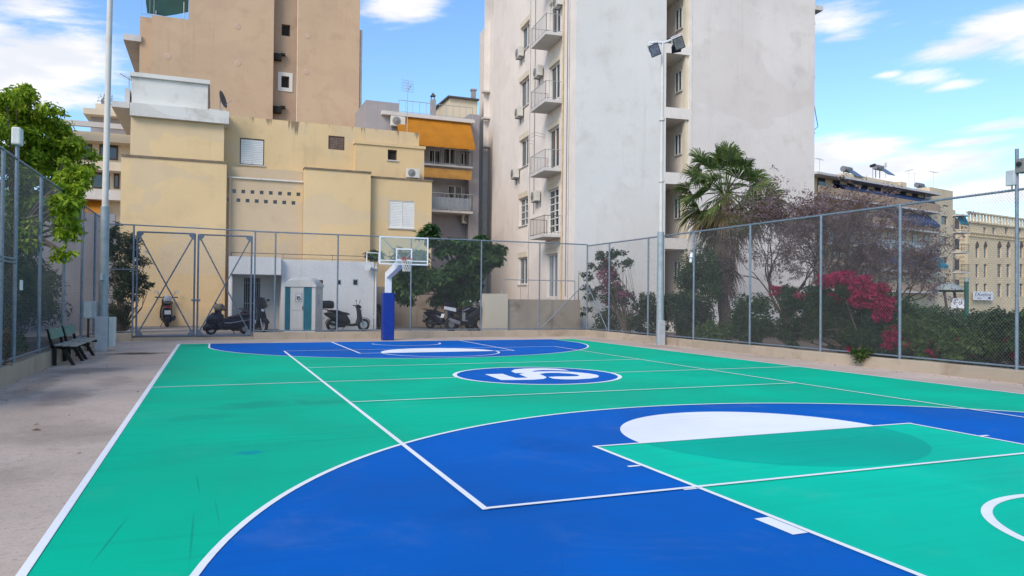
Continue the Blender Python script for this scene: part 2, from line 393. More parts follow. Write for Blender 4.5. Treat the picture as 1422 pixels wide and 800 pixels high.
class MB:
    def __init__(s):
        s.v, s.f = [], []

    def quad(s, a, b, c, d):
        i = len(s.v)
        s.v += [Vector(a), Vector(b), Vector(c), Vector(d)]
        s.f.append((i, i + 1, i + 2, i + 3))
        return s

    def poly(s, pts):
        i = len(s.v)
        s.v += [Vector(p) for p in pts]
        s.f.append(tuple(range(i, i + len(pts))))
        return s

    def hexa(s, p):
        i = len(s.v)
        s.v += [Vector(q) for q in p]
        for f in ((0, 3, 2, 1), (4, 5, 6, 7), (0, 1, 5, 4), (1, 2, 6, 5), (2, 3, 7, 6), (3, 0, 4, 7)):
            s.f.append(tuple(i + k for k in f))
        return s

    def box(s, x0, x1, y0, y1, z0, z1):
        return s.hexa([(x0, y0, z0), (x1, y0, z0), (x1, y1, z0), (x0, y1, z0), (x0, y0, z1), (x1, y0, z1), (x1, y1, z1), (x0, y1, z1)])

    def tube(s, pts, r, n=8, caps=True):
        pts = [Vector(p) for p in pts]
        rs = r if isinstance(r, (list, tuple)) else [r] * len(pts)
        base = len(s.v)
        prev = None
        for k, p in enumerate(pts):
            d = (pts[min(k + 1, len(pts) - 1)] - pts[max(k - 1, 0)])
            if d.length < 1e-9:
                d = Vector((0, 0, 1))
            d.normalize()
            if prev is None:
                x = d.cross(Vector((0, 0, 1)))
                if x.length < 1e-3:
                    x = d.cross(Vector((0, 1, 0)))
            else:
                x = prev - d * prev.dot(d)
                if x.length < 1e-6:
                    x = d.orthogonal()
            x.normalize()
            prev = x
            y = d.cross(x)
            for j in range(n):
                a = 2 * math.pi * (j + .5) / n
                s.v.append(p + (x * math.cos(a) + y * math.sin(a)) * rs[k])
        for k in range(len(pts) - 1):
            for j in range(n):
                a, b = base + k * n + j, base + k * n + (j + 1) % n
                s.f.append((a, b, b + n, a + n))
        if caps:
            s.f.append(tuple(base + j for j in reversed(range(n))))
            e = base + (len(pts) - 1) * n
            s.f.append(tuple(e + j for j in range(n)))
        return s

    def loft(s, secs, n=14, p=2.6, axis=0):
        """sections (x, zc, half width, half height[, yc]) of super-ellipse shape along x"""
        base = len(s.v)
        for sec in secs:
            x, zc, hw, hh = sec[:4]
            yc = sec[4] if len(sec) > 4 else 0
            for j in range(n):
                a = 2 * math.pi * j / n
                ca, sa = math.cos(a), math.sin(a)
                yy = math.copysign(abs(ca) ** (2 / p), ca) * hw + yc
                zz = math.copysign(abs(sa) ** (2 / p), sa) * hh + zc
                s.v.append(Vector((x, yy, zz)) if axis == 0 else Vector((yy, zz, x)))
        for k in range(len(secs) - 1):
            for j in range(n):
                a, b = base + k * n + j, base + k * n + (j + 1) % n
                s.f.append((a, b, b + n, a + n))
        s.f.append(tuple(base + j for j in reversed(range(n))))
        e = base + (len(secs) - 1) * n
        s.f.append(tuple(e + j for j in range(n)))
        return s

    def lathe(s, c, ax, prof, n=20):
        """prof = [(radius, offset along axis)]"""
        c, ax = Vector(c), Vector(ax).normalized()
        x = ax.orthogonal().normalized()
        y = ax.cross(x)
        base = len(s.v)
        for r, h in prof:
            for j in range(n):
                a = 2 * math.pi * j / n
                s.v.append(c + ax * h + (x * math.cos(a) + y * math.sin(a)) * r)
        for k in range(len(prof) - 1):
            for j in range(n):
                a, b = base + k * n + j, base + k * n + (j + 1) % n
                s.f.append((a, b, b + n, a + n))
        if prof[0][0] > 1e-6:
            s.f.append(tuple(base + j for j in reversed(range(n))))
        if prof[-1][0] > 1e-6:
            e = base + (len(prof) - 1) * n
            s.f.append(tuple(e + j for j in range(n)))
        return s

    def torus(s, c, ax, r, t, n=24, m=8):
        c, ax = Vector(c), Vector(ax).normalized()
        x = ax.orthogonal().normalized()
        y = ax.cross(x)
        base = len(s.v)
        for i in range(n):
            a = 2 * math.pi * i / n
            d = x * math.cos(a) + y * math.sin(a)
            for j in range(m):
                b = 2 * math.pi * j / m
                s.v.append(c + d * (r + t * math.cos(b)) + ax * (t * math.sin(b)))
        for i in range(n):
            for j in range(m):
                s.f.append((base + i * m + j, base + i * m + (j + 1) % m, base + ((i + 1) % n) * m + (j + 1) % m, base + ((i + 1) % n) * m + j))
        return s

    def ball(s, c, r, n=12, m=8):
        c = Vector(c)
        r = Vector(r) if not isinstance(r, (int, float)) else Vector((r, r, r))
        base = len(s.v)
        for i in range(m + 1):
            t = math.pi * i / m
            for j in range(n):
                a = 2 * math.pi * j / n
                s.v.append(c + Vector((r.x * math.sin(t) * math.cos(a), r.y * math.sin(t) * math.sin(a), r.z * math.cos(t))))
        for i in range(m):
            for j in range(n):
                s.f.append((base + i * n + j, base + (i + 1) * n + j, base + (i + 1) * n + (j + 1) % n, base + i * n + (j + 1) % n))
        return s

    def flat(s, pts, z):
        """flat tessellated polygon at height z"""
        p3 = [Vector((p[0], p[1], z)) for p in pts]
        i = len(s.v)
        s.v += p3
        for t in tessellate_polygon([p3]):
            a, b, c = (p3[k] for k in t)
            n = (b - a).cross(c - a)
            s.f.append(tuple(i + k for k in (t if n.z > 0 else (t[0], t[2], t[1]))))
        return s

    def prism(s, pts, f, d0, d1):
        """extrude polygon pts through map f(p, d)"""
        n = len(pts)
        i = len(s.v)
        s.v += [Vector(f(p, d0)) for p in pts] + [Vector(f(p, d1)) for p in pts]
        for k in range(n):
            s.f.append((i + k, i + (k + 1) % n, i + n + (k + 1) % n, i + n + k))
        tr = tessellate_polygon([[Vector((p[0], p[1], 0)) for p in pts]])
        for t in tr:
            s.f.append(tuple(i + n + k for k in t))
            s.f.append(tuple(i + k for k in reversed(t)))
        return s

    def build(s, name, mat, parent=None, smooth=False, bevel=0.0):
        off = wloc(parent) if parent is not None else Vector((0, 0, 0))
        me = bpy.data.meshes.new(name)
        me.from_pydata([tuple(p - off) for p in s.v], [], s.f)
        me.materials.append(mat)
        if smooth:
            me.shade_smooth()
            me.set_sharp_from_angle(angle=R(40))
        me.update()
        o = bpy.data.objects.new(name, me)
        COL.objects.link(o)
        if parent is not None:
            o.parent = parent
        if bevel:
            b = o.modifiers.new('edge', 'BEVEL')
            b.width = bevel
            b.segments = 2
            b.limit_method = 'ANGLE'
        return o


def tag(o, label=None, cat=None, group=None, kind=None):
    for k, v in (('label', label), ('category', cat), ('group', group), ('kind', kind)):
        if v:
            o[k] = v
    return o


def thing(name, label, cat, loc=(0, 0, 0), group=None):
    o = bpy.data.objects.new(name, None)
    o.empty_display_size = .2
    COL.objects.link(o)
    o.location = loc
    return tag(o, label, cat, group)


def dup(o, parent=None):
    c = o.copy()
    COL.objects.link(c)
    if parent is not None:
        c.parent = parent
    for ch in list(o.children):
        dup(ch, c)
    return c


class Fac:
    """a facade plane: s runs along it, z up, d outwards"""
    def __init__(s, O, deg=0.0):
        t = R(deg)
        s.O = Vector((O[0], O[1], 0))
        s.a = Vector((math.cos(t), math.sin(t), 0))
        s.n = Vector((math.sin(t), -math.cos(t), 0))

    def pt(s, u, z, d=0.0):
        return s.O + s.a * u + s.n * d + Vector((0, 0, z))

    def px(s, u, v, d=0.0):
        r = ray(u, v)
        o = s.O + s.n * d
        t = (o - CAM).dot(s.n) / r.dot(s.n)
        p = CAM + r * t
        return ((p - o).dot(s.a), p.z)

    def rect(s, u0, v0, u1, v1, d=0.0):
        """pixel box to s0, s1, z0, z1 (mean of its corners)"""
        q = [s.px(a, b, d) for a, b in ((u0, v0), (u0, v1), (u1, v0), (u1, v1))]
        return ((q[0][0] + q[1][0]) / 2, (q[2][0] + q[3][0]) / 2, (q[1][1] + q[3][1]) / 2, (q[0][1] + q[2][1]) / 2)

    def box(s, mb, s0, s1, z0, z1, d0, d1):
        P = s.pt
        return mb.hexa([P(s0, z0, d1), P(s1, z0, d1), P(s1, z0, d0), P(s0, z0, d0), P(s0, z1, d1), P(s1, z1, d1), P(s1, z1, d0), P(s0, z1, d0)])

    def wall(s, mb, s0, s1, z0, z1, holes=(), rev=.18, depth=6.0, closed=True, back=True):
        """wall front with real openings, reveals, and a closed block behind"""
        hs = [(max(h[0], s0), min(h[1], s1), max(h[2], z0), min(h[3], z1)) + tuple(h[4:]) for h in holes]
        xs = sorted(set([s0, s1] + [h[0] for h in hs] + [h[1] for h in hs]))
        zs = sorted(set([z0, z1] + [h[2] for h in hs] + [h[3] for h in hs]))
        P = s.pt
        for i in range(len(xs) - 1):
            for j in range(len(zs) - 1):
                cx, cz = (xs[i] + xs[i + 1]) / 2, (zs[j] + zs[j + 1]) / 2
                if any(h[0] < cx < h[1] and h[2] < cz < h[3] for h in hs):
                    continue
                mb.quad(P(xs[i], zs[j]), P(xs[i + 1], zs[j]), P(xs[i + 1], zs[j + 1]), P(xs[i], zs[j + 1]))
        for h in hs:
            r = h[4] if len(h) > 4 else rev
            a, b, c, d = h[:4]
            mb.quad(P(a, c), P(a, c, -r), P(a, d, -r), P(a, d))
            mb.quad(P(b, c, -r), P(b, c), P(b, d), P(b, d, -r))
            mb.quad(P(a, c), P(b, c), P(b, c, -r), P(a, c, -r))
            mb.quad(P(a, d, -r), P(b, d, -r), P(b, d), P(a, d))
            if len(h) > 5 and h[5]:
                mb.quad(P(a, c, -r), P(b, c, -r), P(b, d, -r), P(a, d, -r))
        if closed:
            mb.quad(P(s0, z0, -depth), P(s0, z0), P(s0, z1), P(s0, z1, -depth))
            mb.quad(P(s1, z0), P(s1, z0, -depth), P(s1, z1, -depth), P(s1, z1))
            mb.quad(P(s0, z1), P(s1, z1), P(s1, z1, -depth), P(s0, z1, -depth))
            if back:
                mb.quad(P(s1, z0, -depth), P(s0, z0, -depth), P(s0, z1, -depth), P(s1, z1, -depth))
        return mb


def window(fc, h, parent, style='two', pane=None, frame=None, rev=.14, label=None, sill=True, fw=.06, slat=None):
    """window in opening h (s0,s1,z0,z1): frame bars as the part, glass and sill as its pieces"""
    s0, s1, z0, z1 = h[:4]
    pane = pane or M['pane']
    frame = frame or M['frame']
    f = MB()
    d0, d1 = -rev - .03, -rev + .04
    fc.box(f, s0 + .004, s0 + fw, z0 + .004, z1 - .004, d0, d1)
    fc.box(f, s1 - fw, s1 - .004, z0 + .004, z1 - .004, d0, d1)
    fc.box(f, s0 + fw, s1 - fw, z1 - fw, z1 - .004, d0, d1)
    fc.box(f, s0 + fw, s1 - fw, z0 + .004, z0 + fw, d0, d1)
    if style in ('two', 'grid'):
        m_ = (s0 + s1) / 2
        fc.box(f, m_ - fw * .6, m_ + fw * .6, z0 + fw, z1 - fw, d0 + .005, d1 - .005)
    if style == 'grid':
        k = max(3, int((z1 - z0) / .38))
        for i in range(1, k):
            z = z0 + (z1 - z0) * i / k
            fc.box(f, s0 + fw, s1 - fw, z - .025, z + .025, d0 + .01, d1 - .01)
    w = f.build('window', frame, parent)
    if label:
        w['label'] = label
    if style == 'shut':
        g = MB()
        n = max(6, int((z1 - z0 - 2 * fw) / .085))
        for i in range(n):
            za = z0 + fw + (z1 - z0 - 2 * fw) * i / n
            zb = z0 + fw + (z1 - z0 - 2 * fw) * (i + .97) / n
            for a, b in ((s0 + fw, (s0 + s1) / 2 - fw * .6), ((s0 + s1) / 2 + fw * .6, s1 - fw)):
                P = fc.pt
                g.hexa([P(a, za, -rev + .035), P(b, za, -rev + .035), P(b, za, -rev + .015), P(a, za, -rev + .015),
                        P(a, zb, -rev + .005), P(b, zb, -rev + .005), P(b, zb, -rev - .02), P(a, zb, -rev - .02)])
        fc.box(g, (s0 + s1) / 2 - fw * .55, (s0 + s1) / 2 + fw * .55, z0 + fw, z1 - fw, d0 + .005, d1 + .004)
        g.build('shutter', slat or M['shutter'], w)
    p = MB()
    fc.box(p, s0 + .01, s1 - .01, z0 + .01, z1 - .01, -rev - .05, -rev - .02 if style != 'shut' else -rev - .035)
    p.build('pane', pane, w)
    if sill:
        q = MB()
        fc.box(q, s0 - .06, s1 + .06, z0 - .06, z0 - .003, .002, .07)
        q.build('sill', M['slab'], w)
    return w


def railing(fc, s0, s1, z0, z1, d, parent, mat, name='railing', step=.13, sides=0.0, r=.012, rail=.022):
    m = MB()
    P = fc.pt
    pts = [P(s0, z1, d), P(s1, z1, d)]
    if sides:
        pts = [P(s0, z1, d - sides)] + pts + [P(s1, z1, d - sides)]
    for a, b in zip(pts[:-1], pts[1:]):
        m.tube([a, b], rail, 6)
        lo = Vector((0, 0, z0 + .08 - z1))
        m.tube([a + lo, b + lo], rail * .7, 4)
        n = max(1, int((b - a).length / step))
        for i in range(n + 1):
            p = a.lerp(b, i / n)
            m.tube([p + Vector((0, 0, z0 - z1)), p], r if 0 < i < n else r * 1.6, 4, False)
    return m.build(name, mat, parent)


def leaf_cloud(rg, clumps, n, size, mb=None, up=.35, ratio=.45, shell=.45, droop=0.0):
    """leaf-sized kites spread through the clumps' volumes"""
    mb = mb or MB()
    wts = [c[3] * c[4] * c[5] for c in clumps]
    wts = [w ** .67 for w in wts]
    for c in rg.choices(clumps, wts, k=n):
        while True:
            d = Vector((rg.gauss(0, 1), rg.gauss(0, 1), rg.gauss(0, 1)))
            if d.length > 1e-3:
                break
        d.normalize()
        rr = shell + (1 - shell) * rg.random() ** .6 if rg.random() < .8 else rg.random() * shell
        rr *= 1 + rg.gauss(0, .10)
        p = Vector((c[0] + d.x * c[3] * rr, c[1] + d.y * c[4] * rr, c[2] + d.z * c[5] * rr))
        nrm = (d + Vector((0, 0, up * 2)) + Vector((rg.gauss(0, .6), rg.gauss(0, .6), rg.gauss(0, .6)))).normalized()
        t = nrm.orthogonal().normalized()
        b = nrm.cross(t)
        an = rg.random() * 6.283
        ax = t * math.cos(an) + b * math.sin(an)
        ax = (ax + Vector((0, 0, -droop))).normalized()
        bx = nrm.cross(ax).normalized()
        s = size * rg.uniform(.6, 1.4)
        w = s * ratio
        mb.quad(p, p + ax * s * .5 + bx * w * .5 + nrm * s * .06, p + ax * s - nrm * s * .08, p + ax * s * .5 - bx * w * .5 + nrm * s * .06)
    return mb


def subclumps(rg, mains, k, fr=(.25, .45)):
    """break main ellipsoids into many small uneven clumps lying near their surface"""
    out = []
    for m in mains:
        for _ in range(k):
            d = Vector((rg.gauss(0, 1), rg.gauss(0, 1), rg.gauss(0, 1))).normalized()
            rr = rg.random() ** .45
            f = rg.uniform(*fr)
            out.append((m[0] + d.x * m[3] * rr, m[1] + d.y * m[4] * rr, m[2] + d.z * m[5] * rr, m[3] * f, m[4] * f, m[5] * f * rg.uniform(.6, 1)))
    return out


def limbs(rg, base, targets, r0, mb=None, n=6, bend=.25):
    mb = mb or MB()
    for t in targets:
        t = Vector(t)
        mid = base.lerp(t, .5) + Vector((rg.gauss(0, bend), rg.gauss(0, bend), abs(rg.gauss(0, bend))))
        mb.tube([base, base.lerp(mid, .6), mid, mid.lerp(t, .6), t], [r0, r0 * .75, r0 * .55, r0 * .35, r0 * .15], n)
    return mb

# ------------------------------------------------------------------ world, sun, view
SUN_EL, SUN_AZ = R(38), R(-128)      # azimuth measured from +Y clockwise: behind the camera, to the left
w = bpy.data.worlds.new('World')
scene.world = w
w.use_nodes = True
nt = NT(w.node_tree)
bg = w.node_tree.nodes['Background']
sky = nt.add('ShaderNodeTexSky', sky_type='NISHITA', sun_disc=False, sun_elevation=SUN_EL, sun_rotation=SUN_AZ, air_density=1.0, dust_density=.6, ozone_density=3.0)
dirv = nt.add('ShaderNodeTexCoord').outputs['Generated']
sx = nt.add('ShaderNodeSeparateXYZ', {0: dirv})
azn = nt.math('ARCTAN2', sx.outputs[0], sx.outputs[1])
eln = nt.math('ARCSINE', sx.outputs[2])
flat_ = nt.add('ShaderNodeCombineXYZ', {0: nt.math('MULTIPLY', azn, 1.0), 1: nt.math('MULTIPLY', eln, 2.6), 2: 0.0}).outputs[0]
rot_ = nt.add('ShaderNodeMapping', {'Vector': flat_, 'Rotation': (0, 0, -.22)}).outputs[0]
cn = nt.noise(nt.scalevec(rot_, 1, 1.5, 1), 7.0, 9, .62, .35)
cn2 = nt.noise(nt.scalevec(rot_, 1, 2.2, 1), 22.0, 6, .65, .3)
noise_ = nt.math('ADD', nt.math('MULTIPLY', cn, .8), nt.math('MULTIPLY', cn2, .3))
# cloud banks: direction (as sighted), half sizes in pixels of the sighting, weight
BANKS = [(20, 90, 110, 50, 1.0), (95, 85, 55, 40, .9), (60, 135, 90, 35, .7), (30, 10, 90, 22, .75), (120, 140, 40, 22, .7), (-120, 80, 160, 120, 1.0),
         (562, 4, 62, 30, 1.0), (600, -30, 90, 30, .8), (1150, 28, 60, 22, .8), (1195, 8, 40, 8, .5), (1165, 50, 40, 9, .5), (1330, 68, 70, 18, .85), (1400, 35, 60, 26, .9), (1290, 105, 42, 13, .7),
         (1330, 118, 36, 8, .6), (1238, 103, 20, 6, .6), (1395, 172, 60, 8, .75), (1150, 215, 90, 30, 1.0), (1250, 240, 120, 24, 1.0), (1390, 262, 100, 22, .9), (1345, 197, 50, 6, .7), (1500, 40, 90, 40, .9),
         (1560, 230, 150, 50, .8), (160, 190, 120, 30, .5)]
acc = None
for (u, v, hw, hh, wt) in BANKS:
    d = ray(u, v).normalized()
    a0, e0 = math.atan2(d.x, d.y), math.asin(d.z)
    da = nt.math('MULTIPLY', nt.math('SUBTRACT', azn, a0), F_PX / hw)
    de = nt.math('MULTIPLY', nt.math('SUBTRACT', eln, e0), F_PX / hh)
    # banks lean up to the right, as the wind drew them
    de = nt.math('SUBTRACT', de, nt.math('MULTIPLY', da, .25 * min(1.0, hw / hh / 3)))
    q = nt.math('ADD', nt.math('MULTIPLY', da, da), nt.math('MULTIPLY', de, de))
    g = nt.math('MULTIPLY', nt.math('POWER', 2.718, nt.math('MULTIPLY', q, -1.0)), wt)
    acc = g if acc is None else nt.math('MAXIMUM', acc, g)
# elsewhere in the sky, loose cloud so that its light is right all round
else_ = nt.math('MULTIPLY', nt.ramp(nt.noise(dirv, 2.2, 5, .6), .45, .7), nt.ramp(nt.math('ABSOLUTE', nt.math('SUBTRACT', azn, YAW)), .72, 1.1))
acc = nt.math('MAXIMUM', acc, nt.math('MULTIPLY', else_, .8))
m_ = nt.ramp(nt.math('ADD', nt.math('MULTIPLY', acc, .95), nt.math('MULTIPLY', nt.math('SUBTRACT', noise_, .55), 1.5)), .22, .78)
shade = nt.ramp(nt.noise(nt.scalevec(rot_, 1, 1.3, 1), 9.0, 5, .55), .35, .7)
cloud = nt.mix(shade, (4.9, 5.0, 5.3, 1), (6.6, 6.35, 6.2, 1))
skyc = nt.add('ShaderNodeHueSaturation', {'Saturation': 1.08, 'Value': 1.32, 'Color': sky.outputs[0]}).outputs[0]
skyc = nt.mix(1.0, skyc, (.93, .99, 1.03, 1), 'MULTIPLY')
nt.l.new(nt.mix(nt.math('MULTIPLY', m_, .95), skyc, cloud), bg.inputs['Color'])
bg.inputs['Strength'].default_value = .1

sl = bpy.data.lights.new('sun', 'SUN')
sl.energy = 1.5
sl.angle = R(26)
sl.color = (1.0, .895, .77)
so = bpy.data.objects.new('sun', sl)
COL.objects.link(so)
sd = Vector((math.sin(SUN_AZ) * math.cos(SUN_EL), math.cos(SUN_AZ) * math.cos(SUN_EL), math.sin(SUN_EL)))
so.rotation_euler = (-sd).to_track_quat('-Z', 'Y').to_euler()
vs = scene.view_settings
vs.view_transform = 'Standard'
vs.look = 'None'
vs.exposure = .86
vs.gamma = 1.0
vs.use_curve_mapping = False

# ------------------------------------------------------------------ ground and court
def struct(name, mb, mat, parent=None, **k):
    o = mb.build(name, mat, parent, **k)
    if parent is None:
        o['kind'] = 'structure'
    return o


XL, XR, YB = -2.43, 16.72, 28.55      # faces of the low walls round the court
struct('ground', MB().flat([(-900, -300), (900, -300), (900, 1500), (-900, 1500)], -.03), M['soil'])
struct('court_apron', MB().flat([(XL - .35, -9), (XR + .35, -9), (XR + .35, YB + .6), (XL - .35, YB + .6)], 0), M['concrete'])
struct('service_yard', MB().box(-14, 12.3, YB + .35, 44, -.02, .17), M['yard'])
struct('street', MB().flat([(36, -60), (60, -60), (150, 150), (110, 150)], -.01), M['asphalt'])

W_, LN, Y0, MID = 14.95, 26.35, .2, 13.45
KX0, KX1 = 5.10, 10.0
KC = (KX0 + KX1) / 2


def rectp(x0, x1, y0, y1):
    return [(x0, y0), (x1, y0), (x1, y1), (x0, y1)]


def arcp(c, r, a0, a1, n=64):
    return [(c[0] + r * math.cos(a0 + (a1 - a0) * i / n), c[1] + r * math.sin(a0 + (a1 - a0) * i / n)) for i in range(n + 1)]


def band(mb, path, wd, z, closed=False):
    """painted line of width wd along a path"""
    n = len(path)
    P = [Vector((p[0], p[1])) for p in path]
    lo, hi = [], []
    for i in range(n):
        if closed:
            a, b = P[i - 1], P[(i + 1) % n]
        else:
            a, b = P[max(i - 1, 0)], P[min(i + 1, n - 1)]
        t = (b - a).normalized()
        q = Vector((-t.y, t.x))
        k = 1.0
        if 0 < i < n - 1:
            k = 1 / max(.5, t.dot((P[i + 1] - P[i]).normalized()))
        lo.append(P[i] - q * wd / 2 * k)
        hi.append(P[i] + q * wd / 2 * k)
    for i in range(n if closed else n - 1):
        j = (i + 1) % n
        mb.quad((lo[i].x, lo[i].y, z), (lo[j].x, lo[j].y, z), (hi[j].x, hi[j].y, z), (hi[i].x, hi[i].y, z))
    return mb


court = struct('court_surface', MB().flat(rectp(0, W_, Y0, LN), .002), M['green'])

def three(hc, r, x0, x1, ybase, sgn):
    """outline of a three point zone: straight corners then the arc"""
    ax = math.acos((hc[0] - x0) / r)
    bx = math.acos((x1 - hc[0]) / r)
    pts = [(x0, ybase)]
    a0, a1 = math.pi - ax, bx
    for i in range(81):
        a = a0 + (a1 - a0) * i / 80
        pts.append((hc[0] + r * math.cos(a), hc[1] + sgn * r * math.sin(a)))
    pts.append((x1, ybase))
    return pts


HN, HF = (7.52, 1.80), (7.50, 24.95)
zn = three(HN, 6.74, .95, 14.05, Y0, 1)
zf = three(HF, 6.60, .96, 14.02, LN, -1)
struct('three_point_zone', MB().flat(zn, .0035), M['blue'], court)
struct('three_point_zone', MB().flat(zf, .0035), M['blue'], court)
struct('key_area', MB().flat(rectp(KX0, KX1, Y0, 6.0), .005), M['green_key'], court)
FC = (KC, 6.0)
struct('free_throw_half_disc', MB().flat(arcp(FC, 1.8, 0, -math.pi), .0065), M['green_dark'], court)
half = MB().flat(arcp(FC, 1.84, 0, math.pi), .0065)
half.flat(arcp((KC, 20.55), 1.8, 0, math.pi), .0065)
struct('white_half_disc', half, M['line'], court)
CC = (7.66, MID)
struct('centre_circle', MB().flat(arcp(CC, 1.80, 0, 2 * math.pi, 72)[:-1], .0035), M['blue'], court)
ln = MB()
z = .008
WL = .055
# outer rectangle
band(ln, [(0, Y0), (0, LN), (W_, LN), (W_, Y0)], WL, z)
ln.quad((-.04, LN - .04, z), (.04, LN - .04, z), (.04, LN + .04, z), (-.04, LN + .04, z))
# halfway line broken by the circle
band(ln, [(.04, MID), (CC[0] - 1.8, MID)], .05, z)
band(ln, [(CC[0] + 1.8, MID), (W_ - .03, MID)], .05, z)
band(ln, arcp(CC, 1.80, 0, 2 * math.pi, 72)[:-1], .09, z, True)
struct('court_line', ln, M['line'], court)
l2 = MB()
for zone in (zn, zf):
    band(l2, zone, .055, z + .0015)
struct('three_point_line', l2, M['line'], court)
l3 = MB()
band(l3, [(KX0, Y0), (KX0, 6.0)], .05, z + .003)
band(l3, [(KX0 - .03, 6.0), (KX1 + .03, 6.0)], .05, z + .0045)
band(l3, [(KX1, Y0), (KX1, 6.0)], .05, z + .003)
band(l3, [(KX0, LN), (KX0, 20.55)], .06, z + .003)
band(l3, [(KX0 - .03, 20.55), (KX1 + .03, 20.55)], .06, z + .0045)
band(l3, [(KX1, LN), (KX1, 20.55)], .06, z + .003)
band(l3, arcp((KC, 20.55), 1.8, 0, -math.pi), .06, z + .0015)
band(l3, arcp((KC, 1.66), 1.2, 0, math.pi), .08, z + .0015)
band(l3, [(KC + 1.2, 24.95), ] + arcp((KC, 24.9), 1.22, 0, -math.pi) + [(KC - 1.2, 24.95)], .06, z + .0015)
# lane marks outside the key
for (u0, v0, u1, v1) in ((884, 648, 897, 647), (958, 680, 972, 678)):
    p = gz(u0, v0)
    for x, s in ((KX0, -1), (KX1, 1)):
        l3.flat(rectp(min(x + s * .03, x + s * .17), max(x + s * .03, x + s * .17), p.y - .025, p.y + .025), z + .0015)
pa, pb = gz(1055, 721), gz(1103, 744)
for x, s in ((KX0, -1), (KX1, 1)):
    l3.flat(rectp(min(x + s * .03, x + s * .17), max(x + s * .03, x + s * .17), pb.y, pa.y), z + .0015)
struct('key_line', l3, M['line'], court)
l4 = MB()
VX0, VX1, VN, VF, A1, A2 = 3.07, 12.10, 4.07, 22.0, 10.42, 16.42
band(l4, [(VX0, VN - .03), (VX0, VF + .03)], .055, z + .006)
band(l4, [(VX1, VN - .03), (VX1, VF + .03)], .05, z + .006)
for y, wd in ((VN, .05), (VF, .045), (A1, .045), (A2, .045)):
    band(l4, [(VX0, y), (VX1, y)], wd, z + .0075)
struct('volleyball_line', l4, M['line'], court)
LOGO_A = [(100, 150), (285, 145), (350, 168), (425, 188), (545, 186), (500, 168), (455, 150), (510, 137), (415, 138), (372, 118), (410, 99), (500, 91), (600, 87), (700, 86), (850, 92), (930, 102), (975, 113), (900, 110), (820, 107), (700, 106), (620, 112), (585, 124),
          (660, 121), (800, 118), (1000, 124), (1180, 141), (1260, 155), (1288, 168), (1275, 182), (1200, 194), (1050, 204), (920, 203), (810, 196), (757, 178), (850, 173), (1000, 172), (1060, 170), (1085, 163), (1060, 153), (980, 143), (850, 135), (740, 136), (665, 146),
          (735, 176), (740, 186), (710, 198), (600, 207), (440, 210), (270, 210)]
lg = [gz(660 + x * .13362, 500 + y * .13362) for x, y in LOGO_A]
struct('court_emblem', MB().flat([(p.x, p.y) for p in lg], .005), M['line'], court)


# ------------------------------------------------------------------ low walls carrying the fences
def low_wall(name, label, x0, x1, y0, y1, z1):
    m = MB()
    n = max(2, int(max(x1 - x0, y1 - y0) / .6))
    alongx = (x1 - x0) > (y1 - y0)
    rg = random.Random(len(label))
    prev = None
    base = len(m.v)
    for i in range(n + 1):
        t = i / n
        a, b = rg.uniform(-.008, .008), rg.uniform(-.012, .012)
        if alongx:
            x = x0 + (x1 - x0) * t
            m.v += [Vector((x, y0 + a, -.05)), Vector((x, y0 + a, z1 + b - .015)), Vector((x, y0 + a + .015, z1 + b)), Vector((x, y1, z1 + b)), Vector((x, y1, -.05))]
        else:
            y = y0 + (y1 - y0) * t
            m.v += [Vector((x0 + a, y, -.05)), Vector((x0 + a, y, z1 + b - .015)), Vector((x0 + a + .015, y, z1 + b)), Vector((x1, y, z1 + b)), Vector((x1, y, -.05))]
        if i:
            for k in range(4):
                p = base + (i - 1) * 5 + k
                m.f.append((p, p + 5, p + 6, p + 1))
    m.f.append(tuple(range(base, base + 5)))
    m.f.append(tuple(reversed(range(base + n * 5, base + n * 5 + 5))))
    return tag(m.build(name, M['kerb']), label, 'low wall')


low_wall('low_wall', 'low beige concrete wall along the left side of the court behind the benches', XL - .28, XL, -9, YB, .35)
low_wall('low_wall', 'short stub of low concrete wall between the lamp post and the gate', XL - .28, -1.66, YB, YB + .28, .27)
low_wall('low_wall', 'low stained concrete wall under the far fence behind the hoop', 2.5, XR, YB, YB + .28, .27)
low_wall('low_wall', 'long low concrete wall along the right side of the court', XR, XR + .28, -2, YB + .28, .27)
struct('gate_threshold', MB().box(-1.65, 2.49, YB + .02, YB + .34, -.03, .11), M['kerb'])

# ------------------------------------------------------------------ chain link fences
def chain(mb, P, s0, s1, z0, z1, p=.075, r=.0014, seg=.28):
    """two sets of slanting wires in the rectangle s0..s1, z0..z1; P maps (s, z, d) to a point"""
    H, Wd = z1 - z0, s1 - s0
    slope = 1.15
    for sg in (1, -1):
        k = -int(H / slope / p) - 1
        while k * p < Wd:
            a = k * p
            k += 1
            t0, t1 = max(0, -a), min(Wd - a, H / slope)
            if t1 - t0 < .02:
                continue
            n = max(1, int((t1 - t0) / seg))
            base = len(mb.v)
            for i in range(n + 1):
                t = t0 + (t1 - t0) * i / n
                s = a + t
                s = s0 + s if sg == 1 else s1 - s
                zz = z0 + t * slope
                mb.v += [P(s - r * 1.3, zz, sg * .002), P(s + r * 1.3, zz, sg * .002), P(s, zz, sg * (.002 + r * 2))]
            for i in range(n):
                q = base + i * 3
                for j in range(3):
                    mb.f.append((q + j, q + (j + 1) % 3, q + 3 + (j + 1) % 3, q + 3 + j))
    return mb


